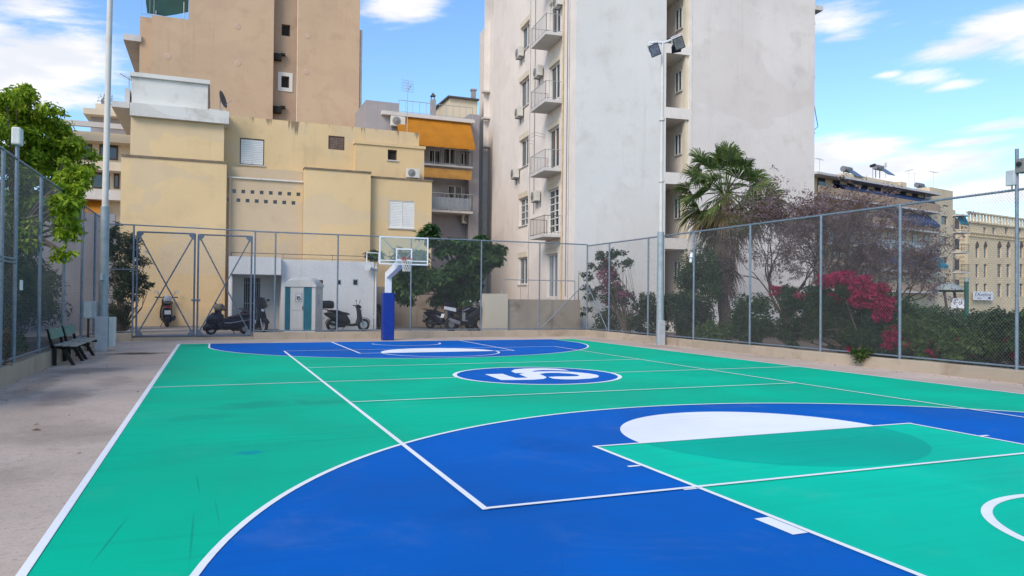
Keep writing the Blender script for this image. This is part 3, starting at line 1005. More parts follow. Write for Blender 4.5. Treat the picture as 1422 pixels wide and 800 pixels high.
def fence(label, fc, posts, z0, z1, midrails=(), braces=(), pr=.032, ztop=None, rr=.026, dense=.075, over=.0, wr=.0017):
    root = thing('chain_link_fence', label, 'fence', tuple(fc.pt(posts[0], 0)))
    P = fc.pt
    for s in posts:
        h = (ztop or {}).get(s, z1)
        MB().tube([P(s, z0 - .04), P(s, h)], pr, 10).build('post', M['galv'], root, True)
    m = MB()
    m.tube([P(posts[0], z1), P(posts[-1], z1)], rr, 8)
    m.build('top_rail', M['galv'], root, True)
    m = MB()
    m.tube([P(posts[0], z0 + .07), P(posts[-1], z0 + .07)], rr * .8, 8)
    m.build('bottom_rail', M['galv'], root, True)
    for a, b, zz in midrails:
        MB().tube([P(a, zz), P(b, zz)], rr * .8, 8).build('rail', M['galv'], root, True)
    for a, za, b, zb in braces:
        MB().tube([P(a, za), P(b, zb)], rr * .8, 8).build('brace', M['galv'], root, True)
    for a, b in zip(posts[:-1], posts[1:]):
        chain(MB(), P, a, b, z0 + .03, z1 + over, dense, wr).build('mesh_panel', M['wire'], root)
    return root


fB = Fac((0, YB + .09), 0)
fence('chain link fence across the far end with the basketball hoop in front', fB, [2.52, 3.27, 5.65, 8.64, 11.72, 14.45, XR + .1], .27, 4.14,
      midrails=(), braces=((14.55, .35, XR - .1, 2.3),), over=.04, wr=.0019)
fence('short chain link fence section between the lamp post and the left gate post', fB, [XL - .1, -1.64], .27, 4.2, midrails=((XL - .1, -1.64, 2.58),), wr=.0019)
MB_top = MB().tube([fB.pt(-1.64, 4.2), fB.pt(2.52, 4.15)], .024, 8)
tag(MB_top.build('gate_top_rail', M['galv'], None, True), 'thin grey rail spanning above both gate leaves', 'rail')
fR = Fac((XR + .1, 0), 90)           # outward normal +X; s runs along +Y
fR.n = Vector((-1, 0, 0))
fence('chain link fence along the right side of the court before the flowering bushes', fR, [.2, 3.2, 6.2, 9.13, 12.02, 14.61, 17.57, 20.55, 23.52, 26.61, YB + .09], .27, 4.08,
      braces=((YB - .05, 2.2, 26.75, .35),), pr=.036, ztop={9.13: 4.95}, over=.05)
fL = Fac((XL - .1, 0), 90)
fence('chain link fence along the left side of the court behind the green benches', fL, [3.0, 6.0, 9.0, 12.0, 14.48, 15.5, 17.73, 20.59, 23.46, 26.0, YB + .09], .36, 4.3,
      midrails=((12.0, 15.5, 2.35), (12.0, 15.5, 2.28)), pr=.036, ztop={15.5: 4.62}, over=.03, dense=.10)


def gate_leaf(label, s0, s1, z0, z1):
    root = thing('gate_leaf', label, 'gate', tuple(fB.pt(s0, 0)), 'double gate leaves')
    P = fB.pt
    f = MB()
    r = .03
    f.tube([P(s0, z0), P(s0, z1)], r * 1.2, 8)
    f.tube([P(s1, z0), P(s1, z1)], r * 1.2, 8)
    f.tube([P(s0, z0), P(s1, z0)], r, 8)
    f.tube([P(s0, z1), P(s1, z1)], r, 8)
    f.build('gate_frame', M['gate'], root, True)
    for a, b in (((s0, z0), (s1, z1)), ((s0, z1), (s1, z0))):
        MB().tube([P(a[0], a[1], -.015 if a[1] == z0 else .015), P(b[0], b[1], -.015 if a[1] == z0 else .015)], .026, 8).build('brace', M['gate'], root, True)
    for s, sg in ((s0, 1), (s1, -1)):
        for zz, zg in ((z0, 1), (z1, -1)):
            g = MB()
            g.prism([(s, zz), (s + sg * .2, zz), (s + sg * .2, zz + zg * .08), (s + sg * .08, zz + zg * .22), (s, zz + zg * .22)], lambda p, d: P(p[0], p[1], d), .03, .04)
            g.build('corner_plate', M['gate'], root)
    chain(MB(), P, s0, s1, z0, z1, .075, .0019).build('mesh_panel', M['wire'], root)
    return root


gate_leaf('left leaf of the cross braced gate with the rear view moped behind', -1.52, .40, .17, 3.96)
gl = gate_leaf('right leaf of the cross braced gate with the fallen looking maxi scooter behind', .52, 2.40, .17, 3.94)
gl['label'] = 'right leaf of the cross braced gate with the navy maxi scooter behind'
MB().box(.30, .62, YB + .02, YB + .05, 1.45, 1.52).build('latch', M['gate'], gl)

# ------------------------------------------------------------------ lamp posts
def floodlight(parent, c, aim, up, sz=.42):
    c, f = Vector(c), Vector(aim).normalized()
    r = f.cross(Vector(up)).normalized()
    u = r.cross(f)
    m = MB()
    hw, hh = sz * .5, sz * .60
    P = lambda a, b, d: c + r * a + u * b + f * d
    m.hexa([P(-hw, -hh, 0), P(hw, -hh, 0), P(hw * .6, -hh * .6, -.26), P(-hw * .6, -hh * .6, -.26), P(-hw, hh, 0), P(hw, hh, 0), P(hw * .6, hh * .6, -.26), P(-hw * .6, hh * .6, -.26)])
    h = m.build('floodlight', M['charcoal'], parent)
    g = MB()
    g.hexa([P(-hw * .86, -hh * .86, .004), P(hw * .86, -hh * .86, .004), P(hw * .86, -hh * .86, .012), P(-hw * .86, -hh * .86, .012), P(-hw * .86, hh * .86, .004), P(hw * .86, hh * .86, .004), P(hw * .86, hh * .86, .012), P(-hw * .86, hh * .86, .012)])
    g.build('lens', M['lens2'], h)
    y = MB()
    y.tube([P(-hw * 1.05, 0, -.1), P(-hw * 1.05, hh * 1.2, -.1), P(hw * 1.05, hh * 1.2, -.1), P(hw * 1.05, 0, -.1)], .018, 6)
    y.build('yoke', M['white'], h)
    return h


M['lens2'] = simple('floodlight_glass_mat', (.22, .23, .25), .12, .3, .45, 5)
lp = thing('lamp_post', 'tall pale painted lamp post with grey lower sleeve beside the benches', 'lamp post', (-1.98, 23.63, 0))
MB().tube([(-1.98, 23.63, 4.25), (-1.93, 23.66, 12.5)], [.09, .075], 12).build('mast', M['pole'], lp, True)
MB().tube([(-1.98, 23.63, 0), (-1.98, 23.63, 1.1), (-1.98, 23.63, 4.3)], [.15, .13, .125], 12).build('sleeve', M['polelow'], lp, True)
m = MB()
m.box(-2.17, -1.83, 23.40, 23.6, 0, 1.02)
m.build('base_cover', M['boxgrey'], lp, bevel=.012)
MB().box(-1.82, -1.66, 23.5, 23.95, .12, 1.0).build('side_cover', M['boxpale'], lp, bevel=.012)
MB().tube([(-2.02, 23.45, 2.1), (-2.02, 23.45, 2.3)], .05, 8).build('cable_gland', M['boxgrey'], lp, True)
floodlight(lp, (-1.6, 23.4, 12.3), (.5, -.6, -.5), (0, 0, 1))
floodlight(lp, (-2.3, 23.4, 12.3), (.3, -.6, -.5), (0, 0, 1))
eb = thing('junction_box', 'grey metal junction box mounted beside the left lamp post', 'box', (-2.32, 23.6, 1))
MB().box(-2.5, -2.14, 23.45, 23.75, .95, 1.47).build('cabinet', M['boxgrey'], eb, bevel=.015)
MB().box(-2.46, -2.26, 23.432, 23.45, .99, 1.43).build('door', M['boxpale'], eb)
MB().tube([(-2.36, 23.6, .0), (-2.36, 23.6, .96)], .03, 8).build('conduit', M['raildark'], eb, True)

rp = thing('lamp_post', 'tall rust streaked lamp post with two tilted floodlights by the right fence', 'lamp post', (16.5, 22.41, 0))
bx, by = 16.52, 22.2
MB().tube([(bx, by, 4.15), (bx + .02, by, 11.3)], [.075, .058], 12).build('mast', M['pole'], rp, True)
MB().tube([(bx, by, 0), (bx, by, 1.2), (bx, by, 4.2)], [.16, .14, .125], 12).build('sleeve', M['polelow'], rp, True)
MB().box(bx - .18, bx + .10, by - .2, by - .1, 0, .9).build('base_cover', M['boxgrey'], rp, bevel=.01)
tp = Vector((bx + .02, by, 11.25))
MB().tube([tp + Vector((-.62, -.05, -.05)), tp + Vector((.05, 0, .05)), tp + Vector((.85, .05, .42))], .045, 8).build('crossarm', M['white'], rp, True)
floodlight(rp, tp + Vector((-.50, -.25, -.38)), (-.45, -1, -.5), (-.45, 0, 1), .37)
floodlight(rp, tp + Vector((.55, -.25, .02)), (-.35, -1, -.5), (-.45, 0, 1), .39)
floodlight(rp, tp + Vector((.85, .3, .06)), (.9, .6, -.4), (0, 0, 1), .38)
m = MB()
for zz in (6.1, 8.4):
    m.lathe((bx + .01, by, zz), (0, 0, 1), [(.0, -.04), (.11, -.04), (.11, .04), (0, .04)], 12)
m.build('collar', M['pole'], rp)

# boxes on extended fence posts
b1 = thing('antenna_box', 'pale rounded box on top of the left fence post', 'box', (XL - .1, 15.5, 4.6))
p0, p1 = atX(12, 196, XL), atX(26, 172, XL)
MB().box(XL - .18, XL - .02, 15.36, 15.62, 4.56, 4.9).build('casing', M['boxpale'], b1, bevel=.03)
MB().tube([(XL - .1, 15.5, 4.45), (XL - .1, 15.5, 4.57)], .025, 8).build('bracket', M['galv'], b1)
b2 = thing('antenna_box', 'pale grey box on the front side of the right fence post', 'box', (XR + .05, 9.2, 4.4))
MB().box(XR - .02, XR + .06, 9.10, 9.30, 4.17, 4.50).build('casing', M['boxgrey'], b2, bevel=.02)
MB().tube([(XR + .02, 9.18, 4.10), (XR + .02, 9.18, 4.2)], .02, 6).build('bracket', M['galv'], b2)
b3 = thing('floodlight_box', 'darker grey boxed lamp high on the right fence post', 'floodlight', (XR + .1, 9.1, 4.6))
MB().box(XR + .0, XR + .2, 8.92, 9.10, 4.42, 4.72).build('casing', M['acgrille'], b3, bevel=.015)
MB().lathe((XR + .0, 9.01, 4.6), (-1, 0, 0), [(.05, 0), (.05, .04), (0, .05)], 12).build('lens', M['charcoal'], b3)
sg = thing('notice', 'small white paper notice fixed on the left chain link fence', 'sign', (XL - .06, 15.8, 1.9))
q0, q1 = atX(27, 403, XL - .05), atX(31, 389, XL - .05)
MB().box(XL - .065, XL - .055, 15.72, 15.95, q0.z, q1.z).build('paper', M['signwhite'], sg)

# ------------------------------------------------------------------ hoop
hp = thing('basketball_hoop', 'basketball hoop with clear backboard and blue padded post at the far baseline', 'basketball hoop', (7.35, 27.1, 0))
HB = 25.1
e0, e1 = atY(526.5, 367, HB), atY(595, 330, HB)
bx0, bx1, bz0, bz1 = e0.x, e1.x, atY(560, 368, HB).z, atY(560, 329, HB).z
bc = (bx0 + bx1) / 2
MB().box(7.13, 7.57, 26.9, 27.32, .0, 1.84).build('padding', M['pad'], hp, bevel=.03)
m = MB()
fx = lambda p, d: (7.35 + d, p[0], p[1])
arm = [(27.0, 1.8), (27.22, 1.8), (27.22, 2.62), (25.35, bz0 + .28), (25.2, bz0 + .28), (25.2, bz0 + .02), (26.98, 2.42)]
n = len(arm)
i0 = len(m.v)
for d in (-.10, .10):
    for (y, zz) in arm:
        k = (27.1 - y) / 1.9
        m.v.append(Vector((7.35 + d + (bc - 7.35) * max(0, k), y, zz)))
for k in range(n):
    m.f.append((i0 + k, i0 + (k + 1) % n, i0 + n + (k + 1) % n, i0 + n + k))
for t in tessellate_polygon([[Vector((p[0], p[1], 0)) for p in arm]]):
    m.f.append(tuple(i0 + k for k in t))
    m.f.append(tuple(i0 + n + k for k in reversed(t)))
m.build('post', M['white'], hp, bevel=.012)
f = MB()
t = .045
f.box(bx0, bx1, HB - .02, HB + .03, bz1 - t, bz1)
f.box(bx0, bx1, HB - .02, HB + .03, bz0, bz0 + t)
f.box(bx0, bx0 + t, HB - .02, HB + .03, bz0 + t, bz1 - t)
f.box(bx1 - t, bx1, HB - .02, HB + .03, bz0 + t, bz1 - t)
f.box(bx0 + t, bx1 - t, HB - .015, HB + .025, bz0 + .13, bz0 + .165)
bf = f.build('backboard_frame', M['white'], hp, bevel=.006)
MB().box(bx0 + t, bx1 - t, HB, HB + .012, bz0 + t, bz1 - t).build('backboard_glass', M['acrylic'], hp)
f = MB()
tz0, tz1, tw = bz0 + .17, bz0 + .60, .30
f.box(bc - tw, bc + tw, HB - .010, HB - .004, tz1 - .045, tz1)
f.box(bc - tw, bc - tw + .045, HB - .010, HB - .004, tz0, tz1 - .045)
f.box(bc + tw - .045, bc + tw, HB - .010, HB - .004, tz0, tz1 - .045)
f.box(bc - tw + .045, bc + tw - .045, HB - .010, HB - .004, tz0, tz0 + .03)
f.build('target_square', M['line'], hp)
for sx_ in (-1, 1):
    MB().tube([(bc + sx_ * .08, HB + .12, bz0 + .24), (bc + sx_ * .78, HB + .05, bz1 - .06)], .018, 8).build('brace', M['white'], hp, True)
rz = bz0 + .20
rim = MB().torus((bc, HB - .39, rz), (0, 0, 1), .228, .012, 28, 8)
rim.box(bc - .08, bc + .08, HB - .17, HB - .02, rz - .06, rz + .015)
rim.box(bc - .06, bc + .06, HB - .025, HB - .012, rz - .12, rz + .09)
ro = rim.build('rim', M['rim'], hp, True)
nm = MB()
N = 14
for sgn in (1, -1):
    for k in range(N):
        pts = []
        for i in range(6):
            tt = i / 5
            rad = .225 * (1 - tt) + .135 * tt - .03 * math.sin(math.pi * tt)
            a = 2 * math.pi * (k + sgn * tt * 2.0) / N
            pts.append((bc + rad * math.cos(a), HB - .39 + rad * math.sin(a), rz - .02 - .43 * tt))
        nm.tube(pts, .0065, 4, False)
nm.build('net', M['net'], ro)

# ------------------------------------------------------------------ benches
def make_bench(label):
    """bench facing +X, running along Y from 0 to 1.5"""
    b = thing('park_bench', label, 'bench', group='benches along the left fence')
    Lb = 1.48
    for y in (.10, Lb - .10):
        m = MB()
        pr = lambda pts, mm=m, yy=y: mm.prism(pts, lambda p, d: (p[0], yy + d, p[1]), -.03, .03)
        pr([(.34, 0), (.42, 0), (.20, .42), (.10, .42)])
        pr([(-.05, 0), (.03, 0), (.03, .40), (-.06, .40)])
        pr([(-.08, .40), (.46, .37), (.46, .43), (-.08, .46)])
        pr([(-.09, .40), (-.02, .40), (-.13, .86), (-.19, .86)])
        m.build('leg', M['iron'], b, bevel=.006)
    s = MB()
    for x0, x1 in ((.0, .13), (.15, .28), (.30, .45)):
        zz = .462 - (x0 / .45) * .03
        s.box(x0, x1, 0, Lb, zz, zz + .035)
    s.build('seat', M['benchgrey'], b, bevel=.008)
    k = MB()
    def plank(za, zb):
        xa, xb = -.03 - (za - .42) * .24, -.03 - (zb - .42) * .24
        k.hexa([(xa, 0, za), (xa + .032, 0, za), (xa + .032, Lb, za), (xa, Lb, za), (xb, 0, zb), (xb + .032, 0, zb), (xb + .032, Lb, zb), (xb, Lb, zb)])
    plank(.62, .86)
    k.build('backrest', M['benchgreen'], b, bevel=.008)
    return b


be = make_bench('near park bench with green backrest and black iron legs by the left fence')
be2 = dup(be)
be2['label'] = 'far park bench, between the near bench and the grey junction box'
be.location = (-2.36, 18.55, 0)
be2.location = (-2.34, 20.28, 0)

# ------------------------------------------------------------------ air conditioners, aerials
def make_ac(w_=.84, h_=.58, dp=.30):
    """unit with its back on the plane d=0 of a facade: x along, -y outwards, z up from its bottom"""
    a = thing('air_conditioner', 'x', 'air conditioner')
    c = MB().box(0, w_, -dp - .08, -.08, 0, h_).build('casing', M['acwhite'], a, bevel=.015)
    g = MB()
    cx, cz, r = w_ * .38, h_ * .5, h_ * .42
    g.lathe((cx, -dp - .078, cz), (0, -1, 0), [(r, 0), (r, .012), (r * .92, .02), (r * .25, .02), (r * .2, .03), (0, .03)], 20)
    g.build('fan_grille', M['acgrille'], a, True)
    b = MB()
    for x in (.1, w_ - .14):
        b.box(x, x + .04, -dp - .06, .0, -.05, -.003)
        b.box(x, x + .04, -.035, .0, -.35, -.05)
    b.build('bracket', M['galv'], a)
    return a


AC0 = make_ac()
AC_USED = [False]


def place_ac(fc, s, z, label, group, sc=1.0, d=0.0):
    a = AC0 if not AC_USED[0] else dup(AC0)
    AC_USED[0] = True
    a.location = fc.pt(s, z, d)
    a.rotation_euler = (0, 0, math.atan2(fc.a.y, fc.a.x))
    a.scale = (sc, sc, sc)
    tag(a, label, 'air conditioner', group)
    return a


def aerial(loc, h, label, kind=0, rot=0.0, group=None):
    t = thing('tv_aerial', label, 'aerial', loc, group)
    x, y, z = loc
    MB().tube([(x, y, z - .1), (x, y, z + h)], .022, 6).build('mast', M['rail'], t, True)
    m = MB()
    ca, sa = math.cos(rot), math.sin(rot)
    Q = lambda a, b, c: (x + ca * a - sa * b, y + sa * a + ca * b, z + c)
    if kind == 0:      # grid panel
        for i in range(6):
            k = -.36 + .144 * i
            m.tube([Q(k, 0, h - .62), Q(k, 0, h)], .009, 4)
        for i in range(5):
            k = h - .62 + i * .155
            m.tube([Q(-.36, 0, k), Q(.36, 0, k)], .009, 4)
        m.tube([Q(-.1, -.25, h - .6), Q(.1, -.25, h - .3)], .03, 6)
        m.tube([Q(0, 0, h - .5), Q(0, -.3, h - .45)], .02, 4)
    else:              # yagi
        m.tube([Q(-.9, 0, h - .1), Q(.9, 0, h - .1)], .018, 4)
        for i in range(8):
            k = -.85 + .24 * i
            m.tube([Q(k, -.3 + i * .02, h - .1), Q(k, .3 - i * .02, h - .1)], .012, 4)
    m.build('antenna', M['rail'], t)
    return t


# ------------------------------------------------------------------ white tower block
tc_ = atY(797, 410, 31.3)
TR = Fac((tc_.x, tc_.y), -5)
TL = Fac((tc_.x, tc_.y), -95)
HT = 27.0
tower = thing('apartment_tower', 'tall white apartment tower with small balconies behind the far right fence corner', 'building', (tc_.x, tc_.y, 0))
sL = TL.px(683, 300)[0]
win_px = [(723, -62, 736, -26), (724, 34, 736.5, 68), (722, 110, 736, 148), (722, 193, 734.5, 231), (721, 275, 733, 313), (720, 358, 732, 395)]
door_px = [(766.5, -60, 778, -43), (765.5, -40, 778, 47), (763, 90, 777, 139), (761.5, 178, 776, 233), (760.5, 263, 775.5, 323), (759, 353, 774, 413)]
wins = [TL.rect(*p) for p in win_px]
doors = [TL.rect(*p) for p in door_px]
doors = doors[1:]
dz = doors[2][2] - doors[3][2]
doors[0] = (doors[1][0], doors[1][1], doors[1][2] + dz, doors[1][3] + dz)
top_w = [(w_[0], w_[1], w_[2] + 2 * dz, w_[3] + 2 * dz) for w_ in wins[0:1]]
up_d = (doors[0][0], doors[0][1], doors[0][2] + dz, doors[0][3] + dz)
m = MB()
TL.wall(m, sL, 0, 0, HT, [h + (.16,) for h in wins + doors + [up_d]], closed=False)
P = TL.pt
m.quad(P(sL, 0, -8), P(sL, 0), P(sL, HT), P(sL, HT, -8))
m.build('side_wall', M['white_wall_l'], tower)
sE = TR.px(1131, 200)[0]
lg0, lg1 = TR.px(924.5, 200)[0], TR.px(960, 200)[0]
bands = [(-105, -30), (-15, 62), (75, 150), (165, 240), (256, 331), (346, 421)]
log_h = []
for (va, vb) in bands:
    za, zb = TR.px(942, vb)[1], TR.px(942, va)[1]
    log_h.append((lg0, lg1 - .14, max(za, .3), zb, 2.8, True))
m = MB()
TR.wall(m, 0, lg0 - .02, 0, HT, closed=False)
m.build('front_wall', M['white_wall'], tower)
m = MB()
TR.wall(m, lg0 - .02, lg1, 0, HT, log_h, closed=False)
m.build('loggia_wall', M['white_wall_l'], tower)
m = MB()
TR.wall(m, lg1, sE, 0, HT, closed=False)
P = TR.pt
m.quad(P(sE, 0), P(sE, 0, -18), P(sE, HT, -18), P(sE, HT))
m.quad(P(0, HT), P(sE, HT), P(sE, HT, -18), P(0, HT, -18))
m.quad(P(sE, 0, -18), P(0, 0, -18), P(0, HT, -18), P(sE, HT, -18))
m.build('wing_wall', M['white_wall2'], tower)
m = MB()
TR.box(m, lg1 - .02, lg1 + .03, 0, HT, -.01, .012)
m.build('wall_joint', M['pipepale'], tower)
TRi = Fac(TR.pt(lg1 - .14, 0, 0)[:2], -95)
for h in log_h:
    wz0 = h[2] + (h[3] - h[2]) * .40
    window(TRi, (-1.35, -.62, wz0, h[3] - .55), tower, 'two', M['pane'], M['frame'], rev=-.06, sill=False, fw=.05)
    m = MB()
    TR.box(m, h[1] - .16, h[1] - .003, h[2] + .003, h[3] - .003, -.40, -.12)
    m.build('pilaster', M['cream'], tower)
for i, h in enumerate(wins):
    window(TL, h, tower, 'two' if i not in (4,) else 'grid', M['pane'], M['frame'])
for i, h in enumerate(doors + [up_d]):
    window(TL, h, tower, 'grid' if i in (3,) else 'two', M['panepale'] if i == 4 else M['pane'], M['frame'], sill=False)
# roller box over each opening and the frame band round it
for h in wins + doors:
    m = MB()
    TL.box(m, h[0] - .05, h[1] + .05, h[3] + .02, h[3] + .34, .002, .05)
    m.build('roller_box', M['cream'], tower)
# balconies
bal_v = [48.5, 140.5, 234.5, 325.5]
zs_b = []
for i, v in enumerate(bal_v):
    s1 = TL.px(781, v)[0]
    s0 = TL.px(759, v + 22)[0]
    z_ = TL.px(781, v)[1]
    zs_b.append(z_)
zs_b = [zs_b[0] + dz] + zs_b
for i, z_ in enumerate(zs_b):
    m = MB()
    TL.box(m, s0, s1, z_ - .15, z_, .002, 1.0)
    bo = m.build('balcony_slab', M['slab'], tower, bevel=.01)
    railing(TL, s0 + .04, s1 - .04, z_, z_ + .95, .96, bo, M['rail'] if i != 4 else M['raildark'], sides=.94, step=.17, r=.009, rail=.016)
# pipes down the wall
for u, rr, mt in ((781.8, .045, 'pipe'), (735.5, .03, 'pipepale'), (790, .025, 'pipepale')):
    s_ = TL.px(u, 250)[0]
    MB().tube([TL.pt(s_, .5, .06), TL.pt(s_, HT - 3, .06)], rr, 8).build('downpipe', M[mt], tower, True)
cb = MB()
z0c, z1c = TR.px(1134, 178)[1], TR.px(1134, 118)[1]
cb.tube([TR.pt(sE + .02, z1c, -.3), TR.pt(sE + .35, (z0c + z1c) / 2 - .3, -.35), TR.pt(sE + .55, z0c + .2, -.4), TR.pt(sE + .3, z0c, -.4), TR.pt(sE + .02, z0c - .05, -.4)], .02, 5)
cb.build('loose_cable', M['raildark'], tower)
for u_, zlo, zhi in ((742, 6.5, HT - 2), (787, 1.8, HT - 1)):
    s_ = TL.px(u_, 250)[0]
    MB().tube([TL.pt(s_, zlo, .03), TL.pt(s_ + .05, (zlo + zhi) / 2, .03), TL.pt(s_, zhi, .03)], .014, 5).build('wall_cable', M['raildark'], tower)
dk = thing('drying_rack', 'thin wall mounted drying rack left of the third balcony of the tower', 'drying rack', tuple(TL.pt(TL.px(750, 210)[0], TL.px(750, 210)[1], .3)))
m = MB()
for v_ in (194, 198):
    s_, z_ = TL.px(742, v_)
    s2_ = TL.px(757, v_)[0]
    m.tube([TL.pt(s_, z_, .6), TL.pt(s2_, z_, .6)], .012, 5)
    m.tube([TL.pt(s_, z_, .6), TL.pt(s_, z_ - .1, .0)], .012, 5)
    m.tube([TL.pt(s2_, z_, .6), TL.pt(s2_, z_ - .1, .0)], .012, 5)
m.build('rack', M['rail'], dk)
# wing set back at the far end of that side
TW = Fac(TL.pt(sL, 0, -.35)[:2], -95)
s665 = TW.px(665, 200)[0]
zt = TW.px(667, 46)[1]
m = MB()
TW.wall(m, s665, 0, 0, zt, depth=10)
m.build('rear_wing', M['white_wall_l'], tower)
m = MB()
for v in (128, 165, 205):
    s_, z_ = TW.px(681, v)
    TW.box(m, s_ - .5, s_ - .02, z_, z_ + .12, .002, .55)
m.build('ledge_strip', M['slab'], tower)
# far side balconies showing past the right edge
for v in (20, 96, 174):
    z_ = TR.px(1134, v + 10)[1]
    m = MB()
    TR.box(m, sE + .002, sE + .35, z_, z_ + .14, -3.0, -.4)
    bo = m.build('balcony_slab', M['slab'], tower)
    if v > 50:
        railing(Fac(TR.pt(sE + .3, 0, -3)[:2], 85), 0, 2.6, z_ + .14, z_ + 1.05, 0, bo, M['raildark'])
m = MB()
z_ = TR.px(1134, 14)[1]
TR.box(m, sE + .002, sE + .5, z_, z_ + .25, -6, .05)
m.build('cornice', M['slab'], tower)
bt = thing('rooftop_tank', 'blue tarpaulin wrapped bundle on the roof edge of the tower wing', 'bundle', tuple(TW.pt(s665 + 2, zt, -1)))
m = MB()
for k, (a, b) in enumerate(((.2, 1.1), (1.5, 1.5), (2.6, 1.0))):
    TW.box(m, s665 + a, s665 + a + .8, zt - .02, zt + b, -1.4, -.5)
m.build('tarpaulin', M['blue_canvas'], bt, bevel=.1)
aerial(tuple(TW.pt(s665 + 2.2, zt, -1.8)), 3.5, 'thin aerial mast above the blue bundle on the tower wing', 1, .4)
# air conditioners on the tower side
acs = [(718, 83, 'just left of the uppermost window with a unit'), (743, 110, 'left of the second balcony door from the top'), (717, 165, 'below the second window from the top'),
       (770, 14, 'high beside the topmost balcony door'), (711.5, 249, 'below the third window from the top'), (739.5, 281, 'left of the lowest balcony door')]
for u, v, lb in acs:
    s_, z_ = TL.px(u, v, .25)
    place_ac(TL, s_, z_, 'cream air conditioner on the tower ' + lb, 'air conditioners on the white tower')
# terrace rail and retaining wall in front of the tower
TER = 1.42
rw = MB()
RY = 30.15
xa, xb, xc = atY(672, 430, RY).x, atY(704, 430, RY).x, 17.25
tag(MB().box(xb + .004, xc, RY, RY + .35, -.03, atY(750, 416, RY).z).build('retaining_wall', M['retain']), 'stained beige retaining wall below the tower terrace with a slanted pole in front', 'wall')
tag(MB().box(xa, xb, RY - .12, RY + .4, -.03, atY(690, 408, RY).z).build('wall_pier', M['cream']), 'cream painted end block of the retaining wall beside the motorcycle', 'wall')
struct('terrace', MB().box(xa, 17.2, RY + .35, 50, -.03, TER), M['yard'])
tr_ = thing('terrace_railing', 'thin pale railing on the retaining wall below the tower', 'railing', (14, RY + .3, TER))
frl = Fac((0, RY + .3), 0)
railing(frl, atY(700, 400, RY).x, 17.1, TER + .1, atY(750, 389, RY).z, 0, tr_, M['rail'], step=.9, r=.012)

# ------------------------------------------------------------------ yellow house
yh = thing('yellow_house', 'low yellow rendered house with white parapet behind the gate', 'building', (3, 38, 0))
G0 = 0.0
A = Fac((0, 38.3), 0)
a0, a1 = A.px(166.5, 330)[0], A.px(313.5, 330)[0]
az = A.px(240, 222)[1]
m = MB()
A.wall(m, a0, a1, G0, az, depth=9)
m.build('wall', M['yellow'], yh)
m = MB()
A.box(m, a0 + .5, a1 - .01, G0, A.px(250, 425)[1], .002, .06)
m.build('plinth', M['yellow'], yh)
A2 = Fac((0, 38.42), 0)
b0, b1 = A2.px(181, 200)[0], A2.px(311, 200)[0]
bz = A2.px(250, 164)[1]
m = MB()
A2.wall(m, b0, b1, az - .02, bz, depth=8)
m.build('upper_wall', M['yellow'], yh)
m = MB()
A.box(m, a0 - .01, a1 + .02, az + .002, az + .10, -.6, .05)  # thin strip added to draw the dark line between lower and upper wall
m.build('ledge_strip', M['dark_strip'], yh)
A3 = Fac((0, 38.15), 0)
pz0, pz1 = A3.px(250, 166)[1], A3.px(250, 148.5)[1]
m = MB()
A3.box(m, b0 - .02, A3.px(318, 165)[0], pz0, pz1, -9, 0)
m.build('parapet_band', M['parapet'], yh)
wz1 = A2.px(235, 110)[1]
m = MB()
A2.box(m, b0, A2.px(288.5, 130)[0], pz1, wz1, -8, -.25)
m.build('roof_block', M['parapet'], yh)
m = MB()
A2.box(m, b0 - .08, A2.px(290, 130)[0] + .05, wz1 + .002, wz1 + .2, -8.1, -.12)
m.build('coping', M['parapet'], yh)
m = MB()
A2.box(m, A2.px(288.5, 130)[0] + .05, A2.px(314, 150)[0], pz1 + .002, pz1 + .14, -3, -.1)
m.build('coping', M['parapet'], yh)
# roof slab cantilevered to the left
cz0 = A2.px(160, 147)[1]
m = MB()
A2.box(m, A2.px(154, 145)[0], b0 - .09, cz0, cz0 + .28, -7, -.2)
m.build('roof_overhang', M['slab'], yh)
m = MB()
A2.box(m, A2.px(172, 135)[0], b0 - .1, cz0 + .285, cz0 + 1.0, -3, -.4)
m.build('roof_kerb', M['slab'], yh)
B = Fac((0, 39.3), 0)
c0, c1 = B.px(310, 200)[0], B.px(582, 195)[0]
cz1 = (B.px(330, 160)[1] + B.px(560, 184)[1]) / 2
wA, wB = B.rect(333, 192.5, 367, 229), B.rect(456, 189, 478.5, 208)
m = MB()
B.wall(m, c0, c1, G0, cz1, [wA + (.12,), wB + (.1,)], depth=7)
top_streaks(M['yellow_rear'], cz1, .55, (.13, .09, .06))
m.build('rear_wall', M['yellow_rear'], yh)
window(B, wA, yh, 'shut', M['darkvoid'], M['brownframe'], rev=.07, fw=.05)
window(B, wB, yh, 'shut', M['darkvoid'], M['brownframe'], rev=.06, sill=False, slat=M['slatbrown'])
C_ = Fac((0, 38.7), 0)
d0, d1 = C_.px(314, 300)[0], C_.px(420.5, 300)[0]
vents = []
for i in range(8):
    vents.append(C_.rect(322.5 + i * 12.75, 263 + i * .62, 327.8 + i * 12.75, 268 + i * .62))
    vents.append(C_.rect(315.6 + i * 12.75, 275 + i * .62, 321 + i * 12.75, 280 + i * .62))
lz = C_.px(370, 250)[1]
m = MB()
C_.wall(m, d0, d1, G0, lz, [v + (.12,) for v in vents], depth=.55)
m.build('vent_wall', M['yellowbare'], yh)
for v in vents:
    m = MB()
    C_.box(m, v[0], v[1], v[2], v[3], -.14, -.09)
    m.build('vent', M['pane'], yh)
m = MB()
C_.box(m, d0 + .01, d1 - .01, lz + .003, C_.px(370, 234)[1], -.5, -.16)
m.build('ledge_strip', M['yellowbare'], yh)
m = MB()
C_.box(m, d0 + .06, d1, lz - .02, lz + .05, .003, .10)
m.build('trim', M['parapet'], yh)
